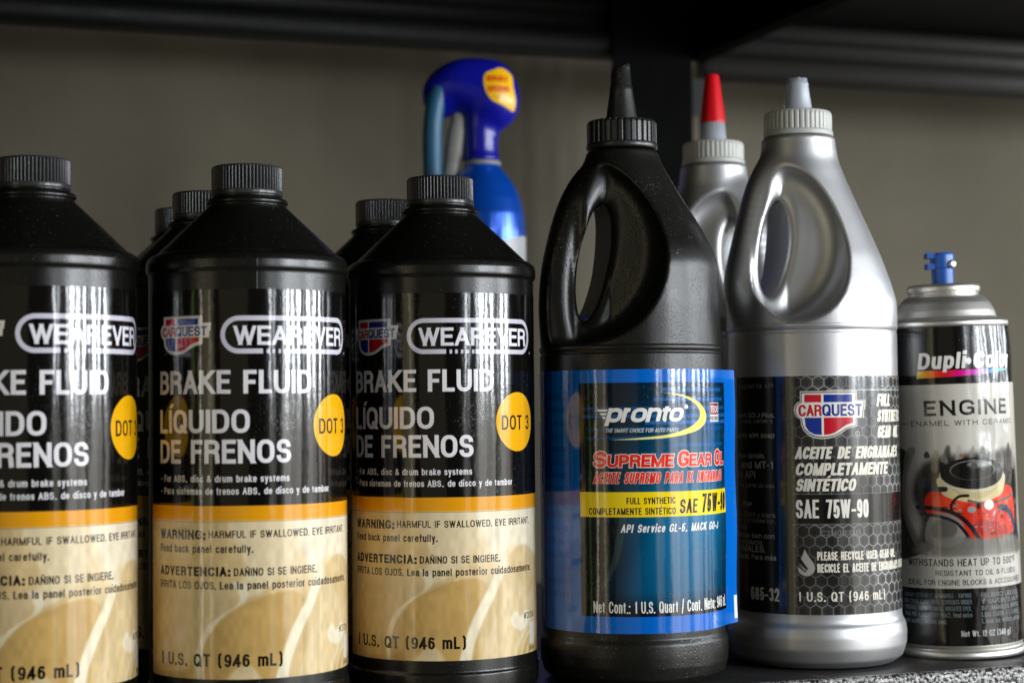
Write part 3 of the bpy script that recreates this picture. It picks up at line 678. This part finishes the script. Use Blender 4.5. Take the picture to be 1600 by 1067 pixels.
V, Fc = lathe(rnd([(15, 251.8), (16.9, 252), (17.3, 252.8), (17.2, 254.3), (16.9, 254.8), (16.9, 264.6), (16.2, 265.8), (14, 266.2), (8.5, 266.3)], .4), n=384, rfun=big_ribs(34, 1.0, 254.6, 265.2))
c = mesh_obj('cap', V+np.array([-3, 0, 0]), Fc, M_gear_cap, gb); c.data.set_sharp_from_angle(angle=R(45))
V, Fc = lathe([(7.9, 266), (7.6, 267.5), (5.6, 281), (5.55, 282.6), (5.1, 283.0), (4.4, 291.2), (3.9, 293), (2.6, 293.2), (2.4, 288)], n=48)
V = np.array(V); s = V[:, 2] > 290; V[s, 2] += V[s, 0]*.35+rng.normal(0, .35, s.sum()); V[s, 0] += rng.normal(0, .2, s.sum())
mesh_obj('nozzle', V+np.array([-3, 0, 0]), Fc, M_gear_cap, gb)

# blue gear oil label art
A = Art(-72, 66, 25, 145.6, 11)
A.a[:] = np.array([0, 102, 198])/255.
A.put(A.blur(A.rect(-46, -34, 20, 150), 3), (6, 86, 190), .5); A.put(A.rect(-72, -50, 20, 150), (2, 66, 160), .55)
for i, ln in enumerate(['ACEITE SUPREMO', 'PARA ENGRANAJES', 'CUMPLE CON API GL-5', 'MACK GO-J', 'SERVICIO', 'USE SOLO EN', 'TRANSMISIONES', 'DIFERENCIALES', 'PRECAUCION', 'EVITE CONTACTO', 'CON LA PIEL', 'LAVE CON JABON', 'RECICLE EL ACEITE', 'USADO', 'MANTENGA FUERA', 'DEL ALCANCE']):
    A.text(ln, -56, 132-i*6.1, 2.6, right=-38.5, xs=.72, off=.01, c=(3, 56, 150))
pan = A.rect(-31.6, 55, 32.7, 139.5)
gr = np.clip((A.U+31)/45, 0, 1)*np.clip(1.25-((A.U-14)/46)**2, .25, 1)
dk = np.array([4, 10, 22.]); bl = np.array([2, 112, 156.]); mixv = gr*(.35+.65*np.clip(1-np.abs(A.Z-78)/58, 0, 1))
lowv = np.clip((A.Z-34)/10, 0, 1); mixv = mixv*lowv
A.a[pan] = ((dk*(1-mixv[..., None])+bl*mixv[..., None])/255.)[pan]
for k, (zz, ua, ub, al) in enumerate([(136, 8, 50, .6), (131.5, 4, 52, .6), (127.5, -30, 54, .5), (124, -30, 55, .6), (121, 0, 55, .7), (114, -28, 12, .35), (110.5, 12, 52, .35), (118, -28, 52, .3), (106, -20, 20, .3)]):
    A.put(A.blur(A.rect(ua, ub, zz-.7, zz+.9) & pan, .25), (10, 120, 215), al)
A.put(A.blur(A.poly([(38, 139), (46, 139), (46, 100), (30, 100), (34, 118)], True) & pan, 1.0), (10, 100, 180), .25)
soft2 = lambda P, c, br, al: A.put(A.blur(A.poly(P, True), br)*pan, c, al)
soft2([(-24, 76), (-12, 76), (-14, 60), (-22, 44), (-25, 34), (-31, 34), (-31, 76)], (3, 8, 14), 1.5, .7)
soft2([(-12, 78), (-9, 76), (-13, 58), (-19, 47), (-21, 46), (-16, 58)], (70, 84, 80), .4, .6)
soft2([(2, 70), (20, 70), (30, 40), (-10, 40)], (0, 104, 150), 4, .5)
# swoosh
T1 = spline([(6.5, 135), (18, 133.8), (27, 131), (32.5, 126.8), (33.8, 122.5), (30, 118.4), (22, 115.8), (10, 114), (-4, 113.3), (-15.6, 113.3)], 10, False)
T2 = spline([(-15.6, 113.3), (-2, 114.2), (10, 115.4), (20, 117.8), (26.5, 120.8), (29.3, 124), (28.3, 127.5), (23.5, 131), (15, 133.8), (6.5, 135)], 10, False)
ms = A.poly(T1+T2); yy = np.clip((A.U+15)/48, 0, 1)[..., None]; A.a[ms] = ((np.array([240, 232, 150.])*(1-yy)+np.array([246, 226, 88.])*yy)/255.)[ms]
for k in range(3): A.put(A.poly([(-22.5+k*1.2, 127.3-k*1.7), (-16+k*.4, 127.3-k*1.7), (-16.3+k*.4, 126.3-k*1.7), (-21.5+k*1.2, 126.3-k*1.7)]), (236, 236, 230))
A.text('pronto', -18.4, 121.3, 8.3, width=36.5, off=.050, sh=.28, sp=.86, c=(240, 240, 236), edge=(14, 18, 30), ew=.02)
A.put(A.ell(20.8, 128.2, 1.0, 1.0), (240, 240, 236))
A.text('The Smart Choice For Auto Parts'.upper(), -18.4, 116.6, 1.9, width=34.5, off=.008, sh=.2, c=(225, 225, 215))
A.put(A.rect(37, 46, 121, 130), (220, 215, 210)); A.put(A.rect(37.4, 45.6, 124.5, 129.6), (130, 24, 34)); A.text('TECH', 37.8, 125.2, 3.3, width=7.2, off=.02, c=(235, 230, 225)); A.text('PREFERRED', 37.3, 121.7, 1.8, width=8.2, off=.015, c=(30, 30, 30))
RED = (226, 40, 26); EG = (238, 214, 200)
def sc(t, u, z, cap, wd, small=.80, **k):    # small capitals
    A.text(t[0], u, z, cap, width=wd[0], **k); A.text(t[1:], u+wd[0]+wd[2], z, cap*small, width=wd[1], **k)
sc('SUPREME', -24.5, 100.7, 7.3, (6.4, 31.2, .3), off=.055, sp=.9, sh=.08, c=RED, edge=EG, ew=.028)
sc('GEAR', 15.6, 100.7, 7.3, (6.0, 15.6, .3), off=.055, sp=.9, sh=.08, c=RED, edge=EG, ew=.028)
sc('OIL', 40.5, 100.7, 7.3, (6.2, 6.4, .3), off=.055, sp=.9, sh=.08, c=RED, edge=EG, ew=.028)
A.text('ACEITE SUPREMO PARA EL ENGRANAJES', -24.6, 93.4, 5.0, width=74, off=.026, sp=1.0, sh=.2, c=RED, edge=EG, ew=.018)
A.put(A.rect(-31.6, 55, 78.0, 89.5), (246, 214, 14))
A.text('FULL SYNTHETIC', -8.9, 83.9, 3.0, width=23.1, off=.022, c=(20, 18, 12)); A.text('COMPLETAMENTE SINTÉTICO', -27, 79.1, 3.1, width=41.3, off=.022, c=(20, 18, 12))
A.text('SAE', 16.2, 79.3, 6.5, width=10.2, off=.022, sh=.1, c=(34, 32, 28)); A.text('75W-90', 29.4, 79.3, 8.6, width=24.5, off=.026, sh=.1, c=(18, 18, 16))
A.text('API Service GL-5, MACK GO-J', -11.8, 71, 3.7, width=55, off=.032, sh=.2, c=(236, 236, 236), edge=(10, 20, 40), ew=.015)
A.text('Net Cont.: 1 U.S. Quart / Cont. Neto: 946 mL', -25.2, 34.3, 5.3, width=79, off=.002, c=(236, 236, 226))
A.put(A.rect(63.5, 66, 27, 38), (225, 228, 230))
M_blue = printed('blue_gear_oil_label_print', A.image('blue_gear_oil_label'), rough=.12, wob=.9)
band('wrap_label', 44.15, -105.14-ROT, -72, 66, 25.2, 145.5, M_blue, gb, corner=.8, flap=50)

# --- silver gear oil bottles
SX, SY = 447.5, 807.4; SROT = -119+90+30
Stop = handle_bottle(
    prof=[(140, 0, 42.4), (164, 0, 42.6), (172, 0, 42.9), (180, 0, 42.6), (189, -.6, 40.6), (202, -1.6, 37), (215, -2.6, 32.4), (228, -3.8, 27.8), (241, -5, 23.2), (252, -5.8, 19.8), (262, -6, 18.5), (266, -6, 18.4)],
    path=spp([(-15, 250, 8), (-22.5, 246, 7.2), (-28.8, 236, 6.6), (-33.8, 221, 6.4), (-38, 204, 6.8), (-40.2, 190, 7.6), (-38, 178, 8.2), (-33, 168, 8)]),
    ell=(-28, 209, 29, 40), hole=(-27, 207, .14, 7.8, 25),
    wfun=lambda x, z: np.where(x < -32, np.maximum(14+(x+32)*1.0, 8), 14+np.maximum(x+21, 0)*.5)-.2*8*np.log1p(np.exp((z-214)/8))-.08*8*np.log1p(np.exp((186-z)/8)), zc=167, ztop=263.5, axl=15, kt=4.0, kc=9)
low = lathe(rnd([(30, 0), (38, .8), (42.6, 4), (44.6, 10), (44.9, 16), (44.2, 20.5), (43.0, 22.4), (42.6, 24), (42.5, 26), (42.5, 163), (42.2, 164.2), (42.2, 165), (42.7, 166), (43.0, 167.6), (42.4, 168.8), (40.5, 169)], 1.0), n=180, close_top=False)
SB = join([Stop, low])
# label art
A = Art(-62, 66, 27, 142.6, 11)
A.a[:] = np.array([16, 15, 14])/255.
hexm = A.U > -27.5
pt = 5.55; hx = A.U/pt; hz = A.Z/(pt*.866)
ax1 = (A.U/pt); ay1 = A.Z/(pt*1.732)
def hexd(ox, oy):
    fx = (ax1-ox+.5) % 1-.5; fy = ((ay1-oy+.5) % 1-.5)*1.732
    return np.maximum(np.abs(fx), np.abs(fx)*.5+np.abs(fy)*.866), fx*0+np.floor(ax1-ox+.5)*7.3+np.floor(ay1-oy+.5)*3.1+ox
d1, i1 = hexd(0, 0); d2, i2 = hexd(.5, .5); dd = np.minimum(d1, d2); ids = np.where(d1 < d2, i1, i2)
rv = np.abs(np.sin(ids*12.9898)*43758.5453) % 1
fade = np.clip((A.U+28)/14, 0, 1); dens = .55+.45*np.sin(A.U*.11+A.Z*.05)*np.cos(A.Z*.07)
fill = (22+48*rv*fade*dens+36*fade*np.clip(dd*2, 0, 1)*dens); line = 60+110*fade*dens
hcol = np.where(dd > .455, line, fill)[..., None]*np.array([1, 1, .98]); A.a[hexm] = (hcol/255.)[hexm]
A.put(A.rect(-27.5, 66, 70.8, 85.2), (17, 15, 14)); A.put(A.rect(-10, 66, 135.3, 135.9), (190, 190, 185), .8)
A.put(A.rect(-27, 66, 70.4, 71), (120, 120, 118), .6); A.put(A.rect(-27, 66, 85, 85.5), (120, 120, 118), .6)
shield(A, -25.9, 10.6, 111.9, 135.2)
A.put(A.ell(5.6, 114.3, 1.3, 1.3), (200, 198, 190)); A.put(A.ell(5.6, 114.3, 1.0, 1.0), (30, 30, 30)); A.text('R', 5.1, 113.7, 1.1, off=.01, c=(200, 198, 190))
CR = (226, 220, 204)
kw = dict(off=.05, sh=.2, sp=.9, c=CR, edge=(16, 15, 14), ew=.03)
for t, z, wd in (('FULL', 127.5, 10.5), ('SYNTHETIC', 119.8, 25), ('GEAR OIL', 112, 21)): A.text(t, 17.6, z, 6.1, width=wd, **kw)
A.text('ACEITE DE ENGRANAJES', -25.8, 102.3, 6.0, width=62.5, **kw)
A.text('COMPLETAMENTE', -25.8, 94.3, 6.1, width=51, **kw); A.text('SINTÉTICO', -25.8, 86.6, 6.1, width=29.5, **kw)
A.text('SAE 75W-90', -25.6, 73.6, 9.0, width=36.8, off=.014, c=(228, 224, 212), sp=.95)
A.text('C3140-100JB', -13.5, 65.2, 2.6, width=20, off=.004, c=(150, 150, 146), al=.7)
dr = [(-21.6, 58.7), (-20, 55.5), (-17.6, 52.2), (-16.7, 49.6), (-17.6, 47.2), (-19.6, 45.8), (-22, 45.8), (-24.3, 47.1), (-25.2, 49.6), (-24.3, 52.4), (-22.9, 55.4)]
A.put(A.poly(dr), (170, 166, 154)); A.put(A.poly([(-25.4, 54.6), (-23.8, 54.6), (-20.6, 49.8), (-21.4, 49), (-25.9, 53.6)]), (24, 24, 23))
A.put(A.poly([(-25.8, 50.6), (-24.6, 52.4), (-21.7, 48.4), (-20.4, 50.2), (-20, 49.4), (-21.6, 47.3)]), (24, 24, 23), .6)
A.text('PLEASE RECYCLE USED GEAR OIL.', -15.7, 53.4, 4.1, width=47.5, off=.024, c=CR, sp=.92); A.text('RECICLE EL ACEITE DE ENGRANAJES USADO.', -15.7, 47.5, 4.2, width=62, off=.024, c=CR, sp=.92)
A.text('1 U.S. QT (946 mL)', -25.2, 33.5, 4.6, width=46.7, off=.022, c=CR, sp=1.05)
A.text('685-32', -52, 33, 6.4, width=17.3, off=.018, c=(200, 196, 184))
G = (150, 146, 134)
for t, z, r_, cp, of in [('GO-J. Designed for API', 137, -36.4, 2.3, .0), ('Mack GO-J Plus.', 122.5, -35.9, 2.4, .02), ('check owner\'s', 119.8, -36.9, 2.3, .01), ('thoroughly with soap', 112.6, -36, 2.5, .02), ('for further details.', 102.5, -41.4, 2.5, .015),
                       ('and MT-1', 97.5, -37, 3.6, .03), ('to API', 92.7, -47.8, 3.6, .02), ('fabricante de uso', 88.2, -36.6, 2.1, .01), ('larga.', 79.2, -50, 2.3, .02), ('SAE J2360 y Mack', 73.6, -36, 2.3, .005), ('Rockwell y ArvinMeritor,', 70.9, -36, 2.2, .0), ('correctas.', 67.7, -54, 2.2, .01),
                       ('compuestas bien con', 63.3, -36.9, 2.5, .015), ('el producto.', 60.1, -43.6, 2.4, .015), ('ANIMALES.', 56.4, -42.1, 3.2, .02), ('cuidado. Para más', 52.8, -36, 2.5, .025)]:
    A.text(t, 0, z, cp, right=r_, xs=1.0, off=of, c=(178, 174, 160) if of > .012 else G)
M_slab = printed('silver_bottle_label_print', A.image('silver_bottle_label'), rough=.20, wob=.8, coat=.35)
def silver_bottle(x, y, rot, label_face, label, proto=[None]):
    t = empty('gear_oil_bottle', x, y, 0, rot); tag(t, label, 'bottle')
    if proto[0] is None: proto[0] = mesh_obj('bottle_body', *SB, M_silver, t); b = proto[0]
    else: b = proto[0].copy(); COL.objects.link(b); b.parent = t
    V, Fc = lathe(rnd([(16, 264), (17.5, 264.2), (17.8, 265), (17.6, 266.6), (17.2, 267), (17.2, 275), (16.6, 276.6), (15, 277.1), (8, 277.2)], .5), n=384, rfun=big_ribs(40, .5, 266.9, 275.6))
    c = mesh_obj('cap', V+np.array([-6, 0, 0]), Fc, M_clear, t)
    band('wrap_label', 42.85, label_face-rot, -62, 66, 27.2, 142.4, M_slab, t, corner=.8)
    return t
t = silver_bottle(SX, SY, SROT, -96.74, 'silver gear oil bottle with black label and cut open frosted nozzle, in the front row')
V, Fc = lathe([(7.7, 277), (7.5, 278), (5.7, 290.5), (5.9, 290.8), (5.9, 291.6), (5.5, 291.9), (5.2, 294.2), (4.4, 294.3), (4.4, 280)], n=48, close_top=False); V = np.array(V)
s = V[:, 2] > 294; V[s, 2] += rng.normal(0, .25, s.sum()); mesh_obj('nozzle', V+np.array([-6, 0, 0]), Fc, M_nozzle, t)
t = silver_bottle(442.3, 918.4, -117.5+90+180-32, -70, 'silver gear oil bottle in the back row with a red tip on its nozzle')
V, Fc = lathe([(7.9, 277), (7.7, 278), (6.8, 289)], n=48); mesh_obj('nozzle', V+np.array([-6, 0, 0]), Fc, M_nozzle, t)
V, Fc = lathe([(7.0, 288), (7.3, 288.2), (7.2, 289), (3.9, 314.6), (3.5, 315.6), (2.4, 316)], n=48, rfun=lambda A_, r, z: r+.08*np.sign(np.sin(A_*24))*(r > 3.6)); mesh_obj('nozzle_tip', V+np.array([-6, 0, 0]), Fc, M_red, t)

# ------------------------------------------------------------------ engine enamel spray can
cx, cy = 0, 0
can = empty('spray_can', 0, 0, 0, 0); tag(can, 'grey and black engine enamel spray can with blue nozzle, at the right', 'spray can')
can.location = (.5283, .8040, 0); can.rotation_euler = (0, R(-1.5), 0)
V, Fc = lathe(rnd([(28, 1.2), (31.5, .6), (33.4, .9), (33.9, 2.2), (33.6, 4.0), (32.6, 4.8), (32.2, 5.6)], .4), n=140, close_top=False); mesh_obj('bottom_rim', V, Fc, M_tin, can)
V, Fc = lathe(rnd([(32.2, 5), (32.9, 7), (32.9, 158), (32.3, 162), (31.2, 165), (29.5, 168)], 1.0), n=140); mesh_obj('can_body', V, Fc, M_tin, can)
V, Fc = lathe(rnd([(30.2, 163), (31.2, 165.2), (31.3, 166.6), (30.6, 167.2), (31.6, 167.8), (32.0, 169.0), (31.8, 170.4), (30.6, 171.2), (27.4, 172.0), (26.4, 172.6), (25.4, 176), (23.2, 180.2), (20.4, 183.2), (17.9, 184.4), (17.4, 185), (17.8, 185.6), (18.6, 186.4), (18.6, 188.6), (17.6, 190), (15.6, 190.2), (14.8, 188.6), (14, 185), (6, 184.5), (4, 186)], .5), n=140); mesh_obj('dome', V, Fc, M_tin, can)
pts = [box(-5.6, 5.6, -5, 5, 190, 200.5), box(-4.4, 5.6, -4.6, 4.6, 200.5, 203.0), box(-7.0, 5.8, -5, 5, 203, 206.4), box(-4.4, 5.8, -4.6, 4.6, 206.4, 208), box(-7.2, 5.8, -5, 5, 208, 211.6)]
V, Fc = join([lathe(rnd([(5.6, 189), (5.6, 203.5), (6.1, 204), (6.1, 210.8), (5.4, 211.8)], .4), n=40), box(-8.4, -2, -4, 4, 203.4, 206.2), box(-8.4, -2, -4, 4, 209, 211.7)])
nz = mesh_obj('spray_nozzle', V, Fc, M_bluenoz, can); nz.data.set_sharp_from_angle(angle=R(40)); nz.rotation_euler = (0, 0, R(-20)); nz.location = (0, 0, -.005)
V, Fc = tube([(3.2, -4.2, 205.6), (4.2, -6.4, 205.6), (4.4, -6.9, 205.6)], [2.1, 2.1, 1.5], 16); o = mesh_obj('orifice_insert', V, Fc, M_tin, nz)

A = Art(-60, 60, 7.5, 167.5, 11)
A.a[:] = np.array([196, 192, 182])/255.
A.a *= (.9+.2*A.noise(.05, .03, 5))[..., None]
K = (14, 13, 13)
A.put(A.rect(-60, 60, 138.6, 170), K)
A.put(A.rect(-60, 60, 0, 36.2), K)
A.put(A.rect(-60, 60, 36.2, 54), (192, 189, 180))
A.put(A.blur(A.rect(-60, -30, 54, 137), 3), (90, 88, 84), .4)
A.text('Dupli', -20.8, 146.3, 8.3, width=24, off=.046, sp=1.0, sh=.14, c=(236, 232, 226)); A.put(A.ell(5.1, 150, 1.5, 1.7), (236, 232, 226))
A.text('Color', 7.2, 146.3, 8.3, width=26, off=.046, sp=1.0, sh=.14, c=(240, 238, 234))
bar = A.poly([(-21.6, 141.8), (-20.8, 145.6), (33.5, 145.6), (20, 143.7), (0, 142.4)])
ks = [-21.5, -16, -8, 0, 10, 18, 25, 33]; cs_ = [(236, 214, 20), (240, 150, 20), (226, 20, 30), (224, 16, 130), (200, 50, 200), (60, 150, 220), (20, 190, 220), (40, 170, 60)]
colr = np.stack([np.interp(A.U, ks, [c[i] for c in cs_]) for i in range(3)], -1); A.a[bar] = (colr/255.)[bar]
A.text('Dupli', -20.8, 146.3, 8.3, width=24, off=.046, sp=1.0, sh=.14, c=(236, 232, 226)); A.text('Color', 7.2, 146.3, 8.3, width=26, off=.046, sp=1.0, sh=.14, c=(240, 238, 234))
A.text('ENGINE', -18.3, 122.8, 7.7, width=46.6, off=.036, sp=1.08, c=(14, 14, 14))
A.text('ENAMEL WITH CERAMIC', -25.9, 117.8, 2.6, width=59.3, off=.016, sp=1.12, c=(22, 22, 22)); A.put(A.rect(-42, -27.5, 118.9, 119.2), (40, 40, 40))
# engine picture
def pl(P, c, br=.15, al=1): A.put(A.blur(A.poly(P, True), br), c, al)
pl([(-46, 104), (-28, 104), (-33, 92), (-33, 76), (-26, 62), (-22, 54), (-46, 54)], (52, 50, 48), .2, 1)
pl([(-30, 105), (-24, 106), (-30, 92), (-31, 76), (-22, 58), (-26, 57), (-34, 75), (-33, 92)], (128, 124, 116), .3, .8)
pl([(-22, 96), (-14, 101), (0, 103), (20, 104), (32, 104), (38, 90), (36, 70), (38, 54), (20, 55), (-20, 55), (-22, 70), (-26, 84)], (34, 31, 29), 1.6, 1)
for k in range(9): pl([(-16+k*6, 96), (-14.5+k*6, 104+2*(k%3)), (-12+k*6, 105+2*(k%2)), (-12.5+k*6, 95)], [(120, 116, 108), (40, 38, 36), (176, 172, 164)][k%3], .5, .7)
for k in range(26):
    a_, b_ = rng.uniform(-20, 36), rng.uniform(58, 106); w_ = rng.uniform(.8, 3); c_ = [(70, 66, 60), (20, 30, 44), (120, 116, 108), (150, 90, 40), (18, 18, 18)][k % 5]
    pl([(a_, b_), (a_+w_, b_+w_*.6), (a_+w_*1.6, b_-w_), (a_+.3, b_-w_*1.2)], c_, .2, .8)
pl([(-18, 84), (-8, 88), (8, 85), (24, 87), (31, 84), (33, 74), (32, 64), (18, 61), (4, 60), (-6, 66), (-15, 70), (-20, 76)], (206, 42, 20), .2)
pl([(-14, 82), (-4, 84), (2, 80), (-6, 74), (-15, 76)], (232, 70, 36), .5, .8); pl([(12, 82), (26, 84), (30, 76), (16, 73)], (236, 64, 34), .5, .8); pl([(6, 70), (20, 68), (26, 63), (8, 63)], (160, 24, 14), .5, .8)
pl([(-12, 92), (-11, 84), (-4, 80.5), (6, 79), (16, 80.5), (22.6, 84), (23.4, 93), (6, 88)], (206, 190, 140), .1)
for k in range(34):
    uu = -10.5+k; z_ = 80+.035*(uu-6)**2; A.put(A.rect(uu, uu+.38, z_+.6, z_+6.2) & (A.U < 23), (150, 134, 92), .8)
A.put(A.ell(5.8, 92.3, 17.8, 8.3), (196, 186, 160)); A.put(A.ell(5.8, 93.6, 17.2, 8.0), (18, 17, 17)); A.put(A.ell(5.4, 95.2, 12, 5) & ~A.ell(5.4, 95, 11.5, 4.7), (120, 116, 110)); A.put(A.blur(A.ell(9, 98, 7, 1.6), .6), (190, 190, 190), .7); A.put(A.ell(5.6, 97.4, 1.8, 1.6), (70, 66, 60))
for k in range(70):
    a_, b_ = rng.uniform(-19, 34), rng.uniform(59, 80); w_ = rng.uniform(.4, 1.6); q_ = w_*rng.uniform(.3, 1.2)
    c_ = [(120, 20, 10), (246, 110, 74), (60, 14, 10), (250, 170, 140), (24, 24, 30), (150, 146, 140)][k % 6]
    A.put(A.ell(a_, b_, w_, q_), c_, .55)
def hose(P, wd, c):
    Q = spline(P, 8, False)
    for (a, b), (c2, d2) in zip(Q[:-1], Q[1:]):
        n_ = 4
        for k in range(n_):
            x, y = a+(c2-a)*k/n_, b+(d2-b)*k/n_; A.put(A.ell(x, y, wd, wd), c)
pl([(-19, 70), (-14, 74), (-6, 73), (-1, 68), (-1, 60), (-10, 57), (-20, 60)], (136, 132, 124), .3); pl([(-15, 70), (-8, 71), (-4, 66), (-8, 61), (-16, 62)], (92, 90, 86), .4)
hose([(-24, 77), (-16, 76.5), (-8, 75), (-1, 71), (4, 65), (7, 60)], 1.05, (18, 22, 30)); hose([(-22, 73.5), (-13, 72.5), (-5, 69.5), (0, 64), (2, 60)], .8, (20, 26, 38)); hose([(-6, 74), (-6.5, 78), (-3, 82), (2, 82.5)], .7, (22, 22, 26))
hose([(20, 76), (26, 74), (31, 68), (34, 60)], 1.6, (30, 56, 76)); hose([(2, 80), (12, 78), (24, 80), (32, 82)], .6, (90, 90, 92)); hose([(-22, 90), (-17, 86.5), (-9, 86)], 1.3, (28, 38, 50))
A.put(A.ell(13, 77.5, 2.8, 2.6), (226, 222, 214)); A.put(A.ell(3.5, 75.5, 2.2, 1.6), (150, 148, 146)); A.put(A.ell(7, 77, 1.1, 1.6), (30, 30, 30))
pl([(-20, 60), (-6, 62), (12, 61), (28, 62), (38, 58), (38, 53), (-24, 53)], (120, 117, 110), .8, .9)
A.text('WITHSTANDS HEAT UP TO 500°F', -31.4, 47.4, 3.6, width=62, off=.016, sp=1.03, c=K); A.text('RESISTANT TO OIL & FLUIDS', -15.8, 42.6, 2.75, width=46, off=.014, sp=1.03, c=K); A.text('IDEAL FOR ENGINE BLOCKS & ACCESSORIES', -31.6, 37.9, 2.65, width=67, off=.014, sp=1.03, c=K)
for i, (a_, b_) in enumerate([('DANGER: EXTREMELY FLAMMABLE - VAPORS', 'PELIGRO: LIQUIDO'), ('MAY CAUSE FLASH FIRES. CONTENTS UNDER', 'Y VAPORES MUY'), ('PRESSURE. VAPOR HARMFUL. IRRITATES EYES,', 'INFLAMABLES. IRRITA'), ('SKIN AND RESPIRATORY TRACT. Read entire', 'LOS OJOS Y LA PIEL'), ('label carefully. See back panel.', 'Lea la etiqueta')]):
    A.text(a_, -35, 31.6-i*3.25, 2.3, width=36.5 if i < 4 else 24, off=.006, c=(104, 116, 120)); A.text(b_, 6.5, 31.6-i*3.25, 2.3, width=26, off=.006, c=(120, 130, 134))
A.text('Net Wt. 12 OZ (340 g)', -4.2, 12.2, 3.0, width=28, off=.012, c=(190, 192, 192))
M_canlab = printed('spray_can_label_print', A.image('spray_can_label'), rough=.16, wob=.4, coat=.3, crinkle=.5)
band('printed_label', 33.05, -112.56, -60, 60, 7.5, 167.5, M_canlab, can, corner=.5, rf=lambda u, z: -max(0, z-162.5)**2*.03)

# ------------------------------------------------------------------ blue aerosol with trigger head
bx, by, sc_ = 0, 0, 2.456
aer = empty('trigger_aerosol', 362.8, 1077.5, 0, -19)
tag(aer, 'metallic blue aerosol can with dark blue trigger head, teal hose and yellow sticker', 'aerosol can')
V, Fc = lathe(rnd([(24, .6), (26.6, 1), (27, 3), (27, 240), (26.2, 251), (24, 261), (20, 270.5), (15, 277.5), (11.8, 281), (11, 284)], 1.2), n=100); mesh_obj('can_body', V, Fc, M_bluecan, aer)
V, Fc = lathe([(10.9, 282.4), (11.7, 283), (11.7, 284.8), (10.9, 285.4)], n=60); mesh_obj('collar', V, Fc, M_grey, aer)
def fb(x, y, z):
    d = np.full(np.shape(x), 1e9)
    for (a, b, c, rx, ry_, rz) in [(5, 0, 327, 18.5, 16, 23.5), (-9, 0, 333, 19, 15, 18.5), (-26, 0, 328, 12, 11.5, 15), (10, 0, 322, 12, 12, 13), (-18, 0, 336, 12, 12, 11.5)]:
        k = np.sqrt(((x-a)/rx)**2+(y/ry_)**2+((z-c)/rz)**2); d = smin(d, (k-1)*min(rx, ry_, rz), 5)
    nk = smax(np.hypot(x+.8, y)-10.8-.8*np.exp(-((z-286)/3)**2), 285.5-z, 1); nk = smax(nk, z-325, 1)
    return smin(d, nk, 3.5)
V, Fc = surface_net(fb, (-42, -20, 282), (30, 20, 355), 1.2); mesh_obj('trigger_head', V, Fc, M_bluehead, aer)
V, Fc = tube(spline([(-26, -6, 331), (-29, -7, 322), (-31, -7.5, 308), (-31.5, -7, 290), (-31, -5, 270), (-29, 0, 240), (-27.5, 0, 215)], 5, False), 6.2, 24); mesh_obj('hose', V, Fc, M_teal, aer)
V, Fc = tube(spline([(-13, 0, 320), (-15.5, 0, 305), (-18, 0, 290), (-21, 0, 274), (-22, 0, 262)], 5, False), [5.5]*5+[6.4]*6+[5.5]*5+[4.6]*5, 20, sy=.9); mesh_obj('trigger_lever', V, Fc, M_grey, aer)
# white print band that sweeps down the can
V, Fc, n_ = [], [], 90
for i in range(n_+1):
    a_ = -math.pi+math.pi*1.25*i/n_; zt = 226+12*math.cos(a_+.2)*.9
    for z in (120, zt): V.append((27.12*math.cos(a_), 27.12*math.sin(a_), z))
Fc = [(2*i, 2*i+2, 2*i+3, 2*i+1) for i in range(n_)]; mesh_obj('white_print', V, Fc, M_white, aer)
# sticker wrapped over the head
A = Art(0, 24, 0, 30, 16); A.a[:] = np.array([246, 190, 12])/255.
A.text('REUSABLE', 3.2, 19.2, 4.0, width=15.5, off=.05, c=(214, 66, 16)); A.text('SUPERIOR', 3.6, 12.4, 4.0, width=16, off=.05, c=(214, 66, 16)); A.text('DISPENSER', 9, 8.6, 1.4, width=10, off=.0, c=(150, 120, 20))
M_st = printed('yellow_sticker_print', A.image('yellow_sticker'), wob=.2, rough=.3, coat=.1)
OUT = [(1, .55), (.97, .82), (.80, .97), (.56, 1.04), (.32, .97), (.08, .88), (.0, .72), (.02, .5), (.12, .3), (.28, .14), (.5, .06), (.72, -.01), (.93, -.1), (1.03, -.08), (1.08, .2)]
OUT = np.array(spline(OUT, 5)); cen = OUT.mean(0); V, UV, Fc = [], [], []; NR = 10
def front_y(x, z):
    y = -22.
    for _ in range(60):
        dv = float(fb(np.array(x), np.array(y), np.array(z)))
        if dv < .25: break
        y += max(dv*.6, .05)
    return y
for k in range(NR+1):
    for p in OUT:
        q = cen+(p-cen)*k/NR; x, z = 1.5+q[0]*18.6, 318.5+q[1]*24; V.append((x, front_y(x, z), z)); UV.append((q[0]*.9+.05, q[1]*.8+.12))
no = len(OUT)
for k in range(NR):
    for i in range(no): j = (i+1) % no; Fc.append((k*no+i, (k+1)*no+i, (k+1)*no+j, k*no+j))
mesh_obj('sticker', V, Fc, M_st, aer, True, UV)
